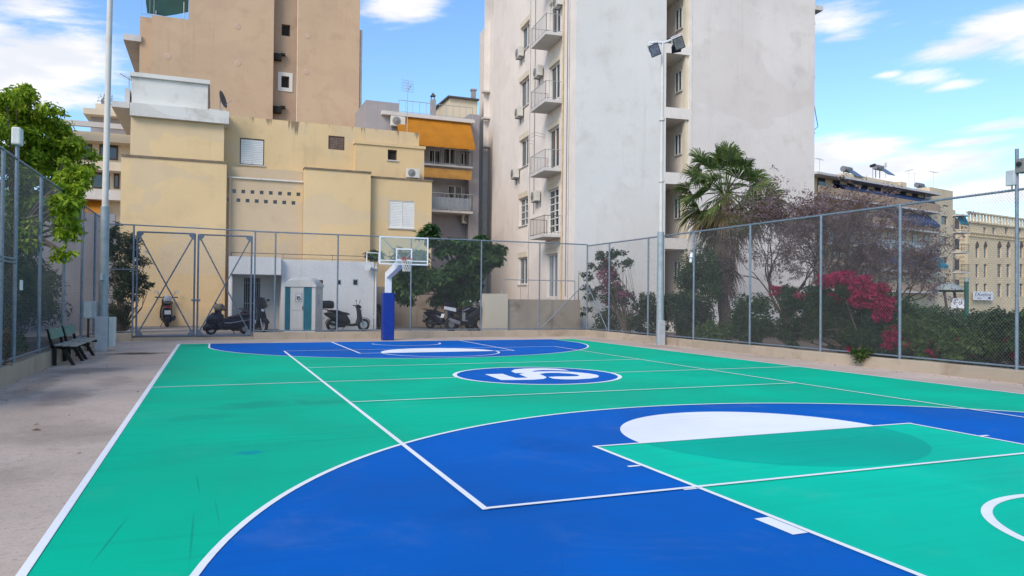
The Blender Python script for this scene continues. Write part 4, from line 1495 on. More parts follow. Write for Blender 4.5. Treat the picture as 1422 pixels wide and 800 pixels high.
MB().tube([C_.pt(d0 + .16, 0, .08), C_.pt(d0 + .16, C_.px(316, 246)[1], .08)], .06, 8).build('downpipe', M['yellowbare'], yh, True)
D = Fac((0, 38.25), 0)
e0, e1 = d1 + .01, D.px(514, 330)[0]
ez = (D.px(422, 233)[1] + D.px(512, 242)[1]) / 2
m = MB()
D.wall(m, e0, e1, G0, ez, depth=6)
m.build('wall', M['yellow'], yh)
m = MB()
D.box(m, e0 - .02, e1 + .02, ez + .002, ez + .09, -.6, .05)  # strip added for the dark line along this block's top
m.build('ledge_strip', M['dark_strip'], yh)
E_ = Fac((0, 38.6), 0)
f0, f1 = e1 + .005, E_.px(599, 330)[0]
fz = (E_.px(516, 247)[1] + E_.px(596, 252)[1]) / 2
wC = E_.rect(540, 279, 575.5, 317)
m = MB()
E_.wall(m, f0, f1, G0, fz, [wC + (.12,)], depth=6)
m.build('wall', M['yellow'], yh)
window(E_, wC, yh, 'shut', M['darkvoid'], M['frame'], rev=.06)
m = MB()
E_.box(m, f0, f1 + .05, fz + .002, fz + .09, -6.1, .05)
m.build('coping', M['dark_strip'], yh)
H_ = Fac((0, 39.0), 0)
g0, g1 = H_.px(493, 230)[0], H_.px(589, 230)[0]
gz1 = (H_.px(495, 201)[1] + H_.px(588, 206)[1]) / 2
wD = H_.rect(538.5, 208, 551.5, 222.5)
m = MB()
H_.wall(m, g0, g1, G0 + 3, gz1, [wD + (.25,)], depth=6)
m.build('upper_wall', M['yellow'], yh)
m = MB()
H_.box(m, g0 - .06, g1 + .06, gz1 + .002, gz1 + .16, -6.1, .07)
m.build('coping', M['yellow'], yh)
window(H_, wD, yh, 'one', M['darkvoid'], M['brownframe'], rev=.16)
s_, z_ = H_.px(562, 250)
place_ac(Fac((0, 38.85), 0), s_, fz + .15, 'white air conditioner on the roof edge of the yellow house', None, .86)
# dish
dz_ = A3.px(306, 148)[1]
ds = thing('satellite_dish', 'dark grey satellite dish on the white parapet of the yellow house', 'satellite dish', (A3.px(306, 150)[0], 38.4, dz_))
m = MB()
dc = Vector((A3.px(307, 137)[0], 38.4, A3.px(307, 137)[1]))
m.lathe(dc, (.92, -.35, .25), [(.05, 0), (.25, .035), (.42, .10), (.44, .115), (.42, .115), (.25, .05), (.0, .01)], 22)
m.build('dish', M['raildark'], ds, True)
m = MB()
m.tube([(dc.x - .05, 38.45, dz_ - .1), (dc.x - .05, 38.45, dc.z)], .03, 6)
m.tube([dc + Vector((0, 0, -.4)), dc + Vector((.5, -.2, -.02))], .015, 5)
m.build('mount', M['galv'], ds)
aerial((A2.px(174, 130)[0], 40, A2.px(174, 132)[1]), 1.3, 'short aerial mast at the left end of the white roof block', 1, 1.2)
ax_ = B.px(569, 180)
aerial((ax_[0], 39.9, cz1), B.px(569, 108)[1] - cz1, 'grid aerial on a tall mast at the right end of the yellow house roof', 0, .2)

# ------------------------------------------------------------------ white annex
AN = Fac((0, 32.3), 0)
h0, h1, h2 = AN.px(320.5, 420)[0], AN.px(390.5, 420)[0], AN.px(519, 420)[0]
hz = AN.px(450, 362)[1]
pz = AN.px(356, 382)[1]
an = thing('annex', 'small white flat roofed annex with porch behind the portable toilet', 'building', (4, 32.3, 0))
m = MB()
wn = [AN.rect(443, 389, 448.5, 410) + (.12,), AN.rect(468, 388.5, 474, 396) + (.12,), AN.rect(490, 388, 497.5, 396.5) + (.12,)]
porch = (h0 + .05, h1, .17, pz, 1.3)
AN.wall(m, h0, h2, .1, hz, wn + [porch], depth=5.5)
m.build('wall', M['annex'], an)
ANp = Fac((0, 33.6), 0)
dr = ANp.rect(338.5, 384, 361, 452)
dr = (dr[0], dr[1], .2, min(dr[3], pz - .1))
m = MB()
ANp.wall(m, h0, h1 + .1, .1, pz + .1, [dr + (.1,)], closed=False)
m.build('porch_wall', M['annex'], an)
dm = MB()
ANp.box(dm, dr[0], dr[1], dr[2], dr[3], -.12, -.08)
dob = dm.build('door', M['darkvoid'], an)
bm_ = MB()
for i in range(7):
    s_ = dr[0] + .06 + (dr[1] - dr[0] - .12) * i / 6
    bm_.tube([ANp.pt(s_, dr[2], .02), ANp.pt(s_, dr[3], .02)], .016, 5)
for k in (.1, .5, .9):
    zz = dr[2] + (dr[3] - dr[2]) * k
    bm_.tube([ANp.pt(dr[0], zz, .02), ANp.pt(dr[1], zz, .02)], .016, 5)
bm_.build('door_grille', M['rail'], dob)
m = MB()
AN.box(m, h0 - .10, h1 - .05, pz + .02, AN.px(350, 357)[1], .003, .28)
m.build('porch_fascia', M['annex'], an)
for k, h in enumerate(wn):
    window(AN, h, an, 'one', M['darkvoid'], M['rail'] if k else M['brownframe'], rev=.05, sill=False, fw=.035)
m = MB()
rl = AN.px(350, 351)[1]
railing(AN, h0, h2 + .3, hz, rl, -.3, an, M['raildark'], 'roof_railing', step=2.0, r=.012, rail=.014)
m.tube([AN.pt(h2 - .3, hz, -.2), AN.pt(h2 - .3, hz + .42, -.2), AN.pt(h2 + .25, hz + .42, -.2), AN.pt(h2 + .25, hz, -.2)], .03, 6)
m.build('roof_bracket', M['white'], an)
MB().tube([AN.pt(h2 + .08, .1, .02), AN.pt(h2 + .08, hz - .3, .02), AN.pt(h2 + .12, hz - .1, -.2)], .05, 8).build('downpipe', M['annex'], an, True)
wl = thing('wall_lamp', 'grey floodlight on the top right corner of the white annex', 'lamp', tuple(AN.pt(h2, hz - .2)))
cl = AN.px(510, 372)
m = MB()
m.lathe(AN.pt(cl[0], cl[1], .25), (-.5, -.8, .1), [(0, -.14), (.10, -.1), (.15, .05), (.16, .1), (0, .1)], 14)
m.tube([AN.pt(cl[0], cl[1], .2), AN.pt(cl[0] + .35, cl[1] - .06, .05), AN.pt(cl[0] + .45, cl[1] - .1, 0)], .07, 8)
m.build('lamp_head', M['boxgrey'], wl, True)

# ------------------------------------------------------------------ brown block
bb = thing('brown_block', 'tall blank brown apartment block rising behind the yellow house', 'building', (3, 50, 0))
K = Fac((0, 50), 0)
k0, k1, k2 = K.px(192, 100)[0], K.px(262, 15)[0], K.px(499.5, 60)[0]
kz = K.px(230, 23)[1]
q0, q1 = K.px(380, 60)[0], K.px(414.5, 60)[0]
m = MB()
K.wall(m, k0 + .7, k1, 0, kz, depth=16)
m.build('low_wall_section', M['brown'], bb)
m = MB()
K.box(m, k0, k0 + .7, 0, kz + .0, -15, -.6)
m.build('corner_return', M['brown'], bb)
KT = 29
m = MB()
K.wall(m, k1 + .002, q0, 0, KT, depth=16)
m.build('wall', M['brown'], bb)
m = MB()
K.wall(m, q1, k2, 0, KT, depth=16)
m.build('wall', M['brown'], bb)
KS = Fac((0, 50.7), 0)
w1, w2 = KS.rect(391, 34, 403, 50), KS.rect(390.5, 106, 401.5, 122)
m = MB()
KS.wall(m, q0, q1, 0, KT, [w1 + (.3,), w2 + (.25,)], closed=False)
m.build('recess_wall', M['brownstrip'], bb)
window(KS, w1, bb, 'one', M['darkvoid'], M['brownframe'], rev=.2, sill=False)
window(KS, w2, bb, 'one', M['darkvoid'], M['brownframe'], rev=.15, sill=False)
m = MB()
for a, b, c, d in ((w2[0] - .22, w2[0], w2[2] - .25, w2[3] + .25), (w2[1], w2[1] + .22, w2[2] - .25, w2[3] + .25), (w2[0], w2[1], w2[3], w2[3] + .25), (w2[0], w2[1], w2[2] - .25, w2[2])):
    KS.box(m, a, b, c, d, .002, .05)
m.build('window_surround', M['parapet'], bb)
s_ = KS.px(413, 60)[0]
MB().tube([KS.pt(s_, 2, .15), KS.pt(s_ + .02, KS.px(413, 90)[1], .15), KS.pt(s_ - .02, KT, .15)], .05, 8).build('downpipe', M['pipepale'], bb, True)
for v in (80, 153):
    m = MB()
    s_, z_ = KS.px(385, v)
    KS.box(m, s_ - .3, s_ + .25, z_ - .25, z_ + .18, .05, .4)
    KS.box(m, s_ + .2, s_ + .5, z_ + .12, z_ + .26, .05, .3)
    m.build('vent_cowl', M['darkvoid'], bb)
MB().tube([K.pt(k2 + .14, 3, -.3), K.pt(k2 + .14, K.px(500, 40)[1], -.3)], .10, 8).build('flue', M['pipepale'], bb, True)
for (u, v) in ((330, 37), (330, 88), (427, 50), (425, 100), (233, 78)):
    s_, z_ = K.px(u, v)
    m = MB()
    m.lathe(K.pt(s_, z_, .003), K.n, [(.20, 0), (.18, .015), (.0, .015)], 14)
    m.build('anchor_patch', M['patchbrown'], bb)
m = MB()
K.box(m, k0 - .9, k0 + .1, K.px(190, 50)[1] - .2, K.px(190, 48)[1] + .1, -8, -.4)
m.build('balcony_slab', M['slab'], bb)
rl_ = railing(K, k0 + .1, k0 + .8, kz, kz + 1.2, -.3, bb, M['rail'], step=.2)
aw = thing('awning', 'dark green awning over the brown block roof terrace', 'awning', tuple(K.pt(k0 + 2, kz + 2, -3)))
P = K.pt
za_ = K.px(202, 10)[1]
m = MB()
cpts = [K.px(*q, -.6) for q in ((200, -40), (201, -4), (204.5, 18), (216, 19.5), (229, 22.5), (245, 18), (261, 12.5), (261, -40))]
m.prism(cpts, lambda p, d: K.pt(p[0], p[1], d - (p[1] - cpts[4][1]) * .8), -.62, -.58)
m.build('canvas', M['green_canvas'], aw)
m = MB()
m.tube([P(k0 + .9, kz, -.65), P(k0 + .9, za_ + .1, -.65)], .03, 6)
m.build('frame', M['rail'], aw)
m = MB()
m.tube([P(k1 - .3, kz, -.65), P(k1 - .3, za_ + .9, -.65)], .03, 6)
m.build('frame', M['rail'], aw)

# ------------------------------------------------------------------ grey building with orange awnings
ob = thing('apartment_block', 'grey apartment block with orange awnings between the brown block and the tower', 'building', (16, 47, 0))
Wl = Fac((0, 47.3), 0)
Fr = Fac((0, 46.0), 0)
x0, x1 = Wl.px(507, 200)[0], Wl.px(669, 220)[0]
ztop_ = Fr.px(600, 165)[1]
dr1 = [Wl.rect(*p) for p in ((596, 208, 612, 229), (616, 206, 634, 229), (622, 258, 642, 292), (640, 212, 650, 229))]
dr1[2] = (dr1[2][0], dr1[2][1], dr1[2][2], dr1[2][3])
m = MB()
Wl.wall(m, Wl.px(553, 200)[0], x1 - 1.0, 0, ztop_, [d + (.15,) for d in dr1], depth=9)
m.build('wall', M['greywall'], ob)
for d in dr1:
    window(Wl, d, ob, 'two', M['pane'], M['frame'], rev=.1, sill=False)
m = MB()
Fr.box(m, Fr.px(508, 160)[0], Fr.px(553.5, 160)[0], 0, Fr.px(530, 141)[1], -8, 0)
m.build('left_wing', M['greywall'], ob)
m = MB()
Fr.box(m, Fr.px(655.5, 200)[0], Fr.px(669.5, 200)[0], 0, Fr.px(662, 156)[1], -9, -.6)
m.build('right_wing', M['greywall'], ob)
m = MB()
Fr.box(m, Fr.px(529, 165)[0], Fr.px(657, 165)[0], Fr.px(600, 167)[1], Fr.px(600, 162)[1], -1.4, .35)
m.build('roof_slab', M['slab'], ob)
rs = Fr.px(600, 162)[1]
railing(Fr, Fr.px(553, 150)[0], Fr.px(655, 150)[0], rs, Fr.px(600, 145)[1], .2, ob, M['rail'], 'roof_railing', step=.42, r=.014)
for i, (va, vb, ua) in enumerate(((232, 229.5, 588), (295.5, 292.5, 597))):
    zz, zb = Fr.px(625, va)[1], Fr.px(625, vb)[1]
    m = MB()
    sa, sb = Fr.px(ua - 15, va)[0], Fr.px(656, va)[0]
    Fr.box(m, sa, sb, zz, zb, -1.28, .1)
    sl_ = m.build('balcony_slab', M['slab'], ob)
    rz_ = Fr.px(625, 207.5 if i == 0 else 269)[1]
    railing(Fr, sa + .1, sb - .05, zb, rz_, .05, sl_, M['rail'], step=.30, sides=1.2, r=.012)
    if i:
        Q = MB()
        Fr.box(Q, sa + .15, sb - .1, zb + .1, rz_ - .25, -.06, -.03)
        Q.build('railing_screen', M['panepale'], sl_)
P = Fr.pt


def awning(name_label, u0, u1, v0, v1, out, mat, ul0, ul1):
    t0 = Fr.px(u0, v0)
    aw_ = thing('awning', name_label, 'awning', tuple(P(Fr.px(u0, v0)[0], t0[1], 0)))
    za, zb_ = Fr.px((u0 + u1) / 2, v0)[1], Fr.px((ul0 + ul1) / 2, v1, out)[1]
    s0_, s1_ = Fr.px(u0, v0)[0], Fr.px(u1, v0)[0]
    l0, l1 = Fr.px(ul0, v1, out)[0], Fr.px(ul1, v1, out)[0]
    m = MB()
    N_ = 14
    base = len(m.v)
    for i in range(N_ + 1):
        t = i / N_
        for off in (0, -.02):
            m.v.append(P(s0_ + (s1_ - s0_) * t, za, .1 + off))
            m.v.append(P((s0_ + (s1_ - s0_) * t + l0 + (l1 - l0) * t) / 2, (za + zb_) / 2 + .03 + .015 * math.sin(i * 2.1), .1 + (out - .1) * .5 + off))
            m.v.append(P(l0 + (l1 - l0) * t, zb_ + .012 * math.sin(i * 1.7), out + off))
            m.v.append(P(l0 + (l1 - l0) * t, zb_ - .22 - .02 * (i % 2), out + off))
    for i in range(N_):
        for o_ in (0, 4):
            for k in range(3):
                a = base + i * 8 + o_ + k
                m.f.append((a, a + 8, a + 9, a + 1) if o_ == 0 else (a, a + 1, a + 9, a + 8))
    m.build('canvas', mat, aw_, True)
    MB().tube([P(l0, zb_, out - .05), P(l1, zb_, out - .05)], .03, 6).build('front_bar', M['white'], aw_)
    return aw_


awning('large bright orange awning over the top floor balcony', 551, 652, 166, 199, 1.1, M['orange'], 553, 660)
awning('faded orange awning strip over the lower balcony', 585, 655, 235, 243, .35, M['orangeold'], 585, 655)
s_, z_ = Fr.px(541, 176)
place_ac(Fac((0, 45.95), 0), s_, z_, 'air conditioner under the roof slab left of the large orange awning', 'air conditioners on the grey block', 1.1)
s_, z_ = Fr.px(639, 311)
place_ac(Fac((0, 47.2), 0), Wl.px(639, 311)[0], Wl.px(639, 311)[1], 'air conditioner on the grey wall under the lower balcony', 'air conditioners on the grey block', 1.1)
PH = Fac((0, 49.5), 0)
pn = MB()
zq = PH.px(640, 138)[1]
PH.box(pn, PH.px(624, 150)[0], PH.px(663, 150)[0], ztop_ - .2, zq, -4, 0)
pn.build('penthouse', M['cream'], ob)
pn = MB()
PH.box(pn, PH.px(621, 140)[0], PH.px(664, 140)[0], zq + .002, zq + .12, -4.2, .25)
pn.build('penthouse_roof', M['raildark'], ob)
ch = MB()
cs, cz_ = Fr.px(603, 150)
Fr.box(ch, Fr.px(600, 150)[0], Fr.px(606.5, 150)[0], rs, Fr.px(603, 137)[1], -.5, -.2)
c_ob = ch.build('chimney', M['greywall'], ob)
ch = MB()
zc0 = Fr.px(603, 137)[1]
for a in (.02, .22):
    ch.tube([P(Fr.px(600.4, 150)[0] + a, zc0, -.35), P(Fr.px(600.4, 150)[0] + a, zc0 + .25, -.35)], .03, 5)
ch.lathe(P(cs, zc0 + .22, -.35), (0, 0, 1), [(.22, 0), (.22, .03), (.0, .28)], 4)
ch.build('chimney_cap', M['raildark'], c_ob)
ch = MB()
PH.box(ch, PH.px(657.5, 130)[0], PH.px(663, 130)[0], zq, PH.px(660, 124)[1], -.6, -.3)
PH.box(ch, PH.px(656.5, 130)[0], PH.px(664, 130)[0], PH.px(660, 124)[1] + .002, PH.px(660, 122)[1], -.65, -.25)
ch.build('chimney', M['greywall'], ob)
MB().tube([Wl.pt(Wl.px(664, 320)[0], 2, .9), Wl.pt(Wl.px(664, 283)[0], Wl.px(664, 283)[1], .9)], .06, 6).build('downpipe', M['raildark'], ob)
gp = thing('plant_pot', 'pale flower pots on the lower balcony of the grey block', 'flower pots', tuple(P(Fr.px(625, 290)[0], Fr.px(625, 292)[1], 0)))
m = MB()
for u in (624, 629.5):
    c = P(Fr.px(u, 290)[0], Fr.px(625, 292.5)[1], -.25)
    m.lathe(c, (0, 0, 1), [(.10, .01), (.14, .28), (.0, .27)], 10)
m.build('pot', M['white'], gp)

# ------------------------------------------------------------------ balconied building far left
lb = thing('apartment_block', 'pale terraced apartment block with pergola beam behind the bright green tree', 'building', (-25, 60, 0))
Lf = Fac((0, 60), 0)
l0, l1 = Lf.px(76, 230)[0], Lf.px(205, 230)[0]
m = MB()
Lf.wall(m, l0, l1, 0, Lf.px(130, 186)[1], depth=12)
m.build('wall', M['cream'], lb)
Lu = Fac((0, 63), 0)
m = MB()
Lu.box(m, Lu.px(126, 170)[0], Lu.px(215, 170)[0], 4, Lu.px(150, 164)[1], -8, 0)
m.build('penthouse', M['greywall'], lb)
m = MB()
Lu.box(m, Lu.px(118, 160)[0], Lu.px(215, 160)[0], Lu.px(150, 164)[1] + .003, Lu.px(150, 156)[1], -9, .9)
m.build('roof_cornice', M['cream'], lb)
m = MB()
Lu.box(m, Lu.px(131, 150)[0], Lu.px(200, 150)[0], Lu.px(150, 156)[1] + .006, Lu.px(150, 143)[1], -5, -.5)
m.build('lift_room', M['cream'], lb)
for (va, vb, ua, mt, out) in ((170, 177, 64, 'slab', 2.2), (184, 196, 76, 'cream', 1.3), (224, 236, 100, 'cream', 1.3), (263, 277, 95, 'slab', 1.3)):
    m = MB()
    Lf.box(m, Lf.px(ua, va, out)[0], Lf.px(200, va, out)[0], Lf.px(140, vb, out)[1], Lf.px(140, va, out)[1], out - .3 if va == 170 else 0.002, out)
    m.build('pergola_beam' if va == 170 else 'balcony_parapet', M[mt], lb)
for (ua, va, ub, vb) in ((112, 200, 128, 222), (138, 200, 164, 222), (128, 240, 152, 262), (158, 238, 166, 262), (104, 242, 120, 262)):
    h = Lf.rect(ua, va, ub, vb)
    m = MB()
    Lf.box(m, h[0], h[1], h[2], h[3], .003, .05)
    w_o = m.build('window', M['brownframe'], lb)
    m = MB()
    Lf.box(m, h[0] + .1, h[1] - .1, h[2] + .1, h[3] - .1, .055, .07)
    m.build('pane', M['pane'], w_o)
oa = thing('awning', 'orange awning low on the pale block left of the yellow house', 'awning', tuple(Lf.pt(Lf.px(119, 280)[0], Lf.px(119, 290)[1], 1)))
m = MB()
a_, b_ = Lf.px(117, 278, .4), Lf.px(141, 297, 1.2)
m.hexa([Lf.pt(a_[0], a_[1], .3), Lf.pt(b_[0], a_[1], .3), Lf.pt(b_[0], a_[1], .34), Lf.pt(a_[0], a_[1], .34), Lf.pt(a_[0] - .1, b_[1], 1.2), Lf.pt(b_[0] + .1, b_[1], 1.2), Lf.pt(b_[0] + .1, b_[1], 1.24), Lf.pt(a_[0] - .1, b_[1], 1.24)])
m.build('canvas', M['orange'], oa)
pot = thing('roof_urn', 'round cluster of plant pots on the pale block roof', 'plant pot', tuple(Lu.pt(Lu.px(142, 140)[0], Lu.px(142, 143)[1], -2)))
m = MB()
c = Lu.pt(Lu.px(142, 137)[0], Lu.px(142, 143)[1] - .05, -2)
m.lathe(c, (0, 0, 1), [(.22, 0), (.34, .45), (.30, .5), (.0, .48)], 12)
leaf_cloud(random.Random(5), [(c.x, c.y, c.z + .9, .55, .5, .5)], 120, .22, m)
m.build('plant', M['greydark'], pot)

# ------------------------------------------------------------------ far right: apartments with blue awnings
def on_ray(u, v, dist):
    d = ray(u, v)
    return CAM + d * dist


o_ = on_ray(1323, 410, 100)
FA = Fac((o_.x, o_.y), 13)
fa = thing('apartment_block', 'distant ochre apartment block with blue awnings behind the brownish trees', 'building', (o_.x, o_.y, 0))
aL, aM = FA.px(1120, 300)[0], FA.px(1291, 300)[0]
rt = FA.px(1290, 273)[1]
m = MB()
FA.wall(m, aL, aM, -1, rt, depth=14)
m.build('wall', M['apt'], fa)
m = MB()
zt2 = FA.px(1310, 263)[1]
hs = [FA.rect(1307, 300 + 28.5 * k, 1316, 312 + 28.5 * k, 0) for k in range(4)]
hs += [FA.rect(1310, 285, 1317, 287, 0)]
FA.wall(m, aM, 0, -1, zt2, [h + (.25,) for h in hs], depth=12)
m.build('stair_tower', M['apt'], fa)
for h in hs:
    m = MB()
    FA.box(m, h[0], h[1], h[2], h[3], -.28, -.2)
    m.build('window', M['pane'], fa)
for k, v in enumerate((291.5, 320, 348.5, 377, 405)):
    zz = FA.px(1285, v, 1.4)[1]
    m = MB()
    FA.box(m, aL, aM, zz - .2, zz, .003, 1.4)
    sl_ = m.build('balcony_slab', M['slab'], fa)
    m = MB()
    FA.box(m, aL + .2, aM - .05, zz + .003, zz + .95, 1.25, 1.35)
    m.build('balcony_front', M['brownstrip'] if k != 2 else M['panepale'], sl_)
    for q in range(9):
        s_ = aL + 2.0 + q * 2.9
        if s_ + 1.4 < aM:
            w_ = MB()
            FA.box(w_, s_, s_ + 1.4, zz + .05, zz + 2.2, .004, .06)
            wo = w_.build('window', M['brownframe'], fa)
            w_ = MB()
            FA.box(w_, s_ + .12, s_ + 1.28, zz + .12, zz + 2.1, .065, .08)
            w_.build('pane', M['pane'], wo)
for k, v in enumerate((292, 316, 344, 372)):
    za = FA.px(1335, v + 5, 1.1)[1]
    m = MB()
    FA.box(m, .02, FA.px(1347, v, 1.1)[0], za - .2, za, -2, 1.1)
    so_ = m.build('balcony_slab', M['slab'], fa)
    if k:
        railing(FA, .1, FA.px(1346, v, 1.1)[0], za, za + 1.0, 1.05, so_, M['raildark'], step=.35, r=.02, rail=.03)
m = MB()
FA.box(m, .004, FA.px(1344, 330)[0], -1, FA.px(1335, 289)[1], -10, -1.6)
m.build('right_wing', M['apt'], fa)
fa2 = Fac(FA.pt(0, 0, -1.6)[:2], 13)
for k in range(4):
    h = fa2.rect(1326, 303 + 28.5 * k, 1331.5, 318 + 28.5 * k)
    m = MB()
    fa2.box(m, h[0], h[1], h[2], h[3], .003, .05)
    m.build('window', M['brownframe'], fa)
m = MB()
PHs = Fac(FA.pt(0, 0, -4)[:2], 13)
PHs.box(m, PHs.px(1172, 255)[0], PHs.px(1247, 255)[0], rt - .1, PHs.px(1210, 247)[1], -6, 0)
PHs.box(m, PHs.px(1247.5, 255)[0], PHs.px(1256, 255)[0], rt - .1, PHs.px(1250, 253)[1], -5, .3)
m.build('penthouse', M['apt'], fa)
m = MB()
FA.box(m, aL - .3, aM - .004, rt + .003, rt + .25, -14, 1.5)
m.build('roof_slab', M['slab'], fa)


def far_awning(label, u0, u1, v0, v1, mat, d0=.2, d1=1.7):
    a, b = FA.px(u0, v0, d0), FA.px(u1, v0, d0)
    e = FA.px((u0 + u1) / 2, v1, d1)
    zz = FA.px((u0 + u1) / 2, v0, d0)[1]
    t = thing('awning', label, 'awning', tuple(FA.pt(a[0], zz, d0)), 'awnings on the distant ochre block')
    m = MB()
    P = FA.pt
    m.hexa([P(a[0], zz, d0), P(b[0], zz, d0), P(b[0], e[1], d1), P(a[0], e[1], d1), P(a[0], zz + .04, d0), P(b[0], zz + .04, d0), P(b[0], e[1] + .04, d1), P(a[0], e[1] + .04, d1)])
    m.hexa([P(a[0], e[1] - .35, d1), P(b[0], e[1] - .35, d1), P(b[0], e[1], d1), P(a[0], e[1], d1), P(a[0], e[1] - .35, d1 + .03), P(b[0], e[1] - .35, d1 + .03), P(b[0], e[1] + .03, d1 + .03), P(a[0], e[1] + .03, d1 + .03)])
    m.build('canvas', mat, t)
    return t


far_awning('long royal blue awning along the roof terrace of the distant ochre block', 1160, 1286, 265.5, 269, M['blue_canvas'], .2, 1.3)
far_awning('dark blue awning shading the second balcony row from the top of the distant ochre block', 1225, 1288, 294, 306, M['blue_canvas'])
far_awning('teal blue awning, third row down beside the stair tower of the distant ochre block', 1262, 1300, 350, 367, M['teal_canvas'])
far_awning('blue awning left of the teal blue one on the distant ochre block', 1206, 1256, 348, 362, M['blue_canvas'])
ta = thing('awning', 'teal awning over the small balcony right of the stair tower', 'awning', tuple(FA.pt(1, 10, .5)))
P = FA.pt
m = MB()
t0_, t1_, b0_, b1_ = FA.px(1327, 297, 0), FA.px(1340, 297.5, 0), FA.px(1334, 312, .8), FA.px(1346, 312, .8)
m.hexa([P(t0_[0], t0_[1], .02), P(t1_[0], t0_[1], .02), P(b1_[0], b0_[1], .8), P(b0_[0], b0_[1], .8), P(t0_[0], t0_[1] + .05, .02), P(t1_[0], t0_[1] + .05, .02), P(b1_[0], b0_[1] + .05, .8), P(b0_[0], b0_[1] + .05, .8)])
m.build('canvas', M['teal_canvas'], ta)
for i, (u, vb, vt, kd) in enumerate(((1138, 258, 220, 1), (1262, 272, 236, 1), (1270, 272, 240, 1), (1296, 264, 238, 1), (1230, 246, 226, 0))):
    F2 = PHs if i in (1, 2, 4) else FA
    s_, z0_ = F2.px(u, vb, -1)
    aerial(tuple(F2.pt(s_, z0_, -1)), F2.px(u, vt, -1)[1] - z0_, 'thin aerial on the distant ochre block, %s' % ('leftmost beside the tower edge', 'left one of the pair right of the penthouse', 'right one of the pair right of the penthouse', 'above the stair tower', 'above the penthouse')[i], kd, .3 + i)
for i, (u, v) in enumerate(((1224, 246), (1281, 270), (1180, 249))):
    F2 = PHs
    s_, z0_ = F2.px(u, v, -1)
    t = thing('solar_water_heater', 'solar water heater with grey tank on the distant ochre block, ' + ('on the penthouse' if i == 0 else 'right of the penthouse' if i == 1 else 'at the left penthouse end'), 'water heater', tuple(F2.pt(s_, z0_, -1)))
    m = MB()
    m.tube([F2.pt(s_ - .9, z0_ + 1.3, -1.4), F2.pt(s_ + .8, z0_ + 1.3, -1.4)], .38, 10)
    m.build('tank', M['tankgrey'], t, True)
    m = MB()
    P = F2.pt
    m.hexa([P(s_ - .8, z0_ + .1, .3), P(s_ + 1.0, z0_ + .1, .3), P(s_ + 1.0, z0_ + 1.1, -1), P(s_ - .8, z0_ + 1.1, -1), P(s_ - .8, z0_ + .2, .3), P(s_ + 1.0, z0_ + .2, .3), P(s_ + 1.0, z0_ + 1.2, -1), P(s_ - .8, z0_ + 1.2, -1)])
    m.tube([P(s_ - .7, z0_ - .1, -1.4), P(s_ - .7, z0_ + 1.4, -1.4)], .05, 4)
    m.tube([P(s_ + .3, z0_ - .1, -1.4), P(s_ + .3, z0_ + 1.4, -1.4)], .05, 4)
    m.build('collector', M['solar'], t)
t = thing('roof_floodlight', 'small mast with three lamps on the distant penthouse roof', 'lamp', tuple(PHs.pt(PHs.px(1212, 246)[0], PHs.px(1212, 246)[1], -1)))
s_, z0_ = PHs.px(1212, 247, -1)
z1_ = PHs.px(1212, 231, -1)[1]
m = MB().tube([PHs.pt(s_, z0_ - .2, -1), PHs.pt(s_, z1_, -1)], .05, 5)
m.build('mast', M['rail'], t)
m = MB()
for k in (-.4, 0, .4):
    m.ball(PHs.pt(s_ + k, z1_ + .1 + k * .3, -1), .2, 8, 6)
m.build('lamp', M['black'], t)

# ------------------------------------------------------------------ stone building with the hotel sign
o_ = on_ray(1346, 410, 112)
ST = Fac((o_.x, o_.y), 10)
st = thing('stone_building', 'honey coloured stone building with arched windows at the far right', 'building', (o_.x, o_.y, 0))
z_eave = ST.px(1380, 313)[1]
hol = []
arch = []
WX = [(1354.4, 1359.4), (1366, 1371), (1385, 1391), (1397.5, 1403), (1416, 1421), (1429, 1434), (1447, 1453)]
for (ua, ub) in WX:
    for va, vb in ((367, 385), (394, 412)):
        hol.append(ST.rect(ua, va, ub, vb) + (.3,))
    h = ST.rect(ua, 342, ub, 358)
    hol.append(h + (.3,))
    arch.append(h)
for (ua, ub) in ((1365.6, 1369.8), (1377.8, 1382.5), (1395.6, 1400), (1413, 1418)):
    hol.append(ST.rect(ua, 316, ub, 325.5) + (.3,))
m = MB()
ST.wall(m, -.4, 24, -1, z_eave, hol, depth=12)
m.build('wall', M['stone'], st)
for h in hol:
    m = MB()
    ST.box(m, h[0], h[1], h[2], h[3], -.34, -.25)
    w_ = m.build('window', M['pane'], st)
    m = MB()
    mm_ = (h[0] + h[1]) / 2
    ST.box(m, mm_ - .04, mm_ + .04, h[2], h[3], -.245, -.2)
    ST.box(m, h[0], h[0] + .09, h[2], h[3], -.245, -.2)
    ST.box(m, h[1] - .09, h[1], h[2], h[3], -.245, -.2)
    m.build('frame', M['boxgrey'], w_)
for h in arch:
    m = MB()
    mid, hw = (h[0] + h[1]) / 2, (h[1] - h[0]) / 2
    pts = [(mid - hw, h[3]), (mid - hw * .8, h[3] + .35), (mid - hw * .4, h[3] + .62), (mid, h[3] + .85), (mid + hw * .4, h[3] + .62), (mid + hw * .8, h[3] + .35), (mid + hw, h[3])]
    m.prism(pts, lambda p, d: ST.pt(p[0], p[1], d), .003, .03)
    m.build('arch_head', M['brownframe'], st)
m = MB()
ST.box(m, -.5, 24, z_eave + .003, z_eave + .25, -12, .25)
zb2 = ST.px(1380, 300)[1]
ST.box(m, -.5, 24, zb2, zb2 + .22, -.3, .2)
k = 0
s_ = -.3
while s_ < 24:
    ST.box(m, s_, s_ + .28, z_eave + .25, zb2, -.15, .1)
    s_ += .95
m.build('balustrade', M['stone'], st)
m = MB()
zf_ = ST.px(1380, 329)[1]
s_ = -.2
while s_ < 23.5:
    ST.box(m, s_, s_ + .35, zf_ - .25, zf_ + .2, .003, .22)
    s_ += .7
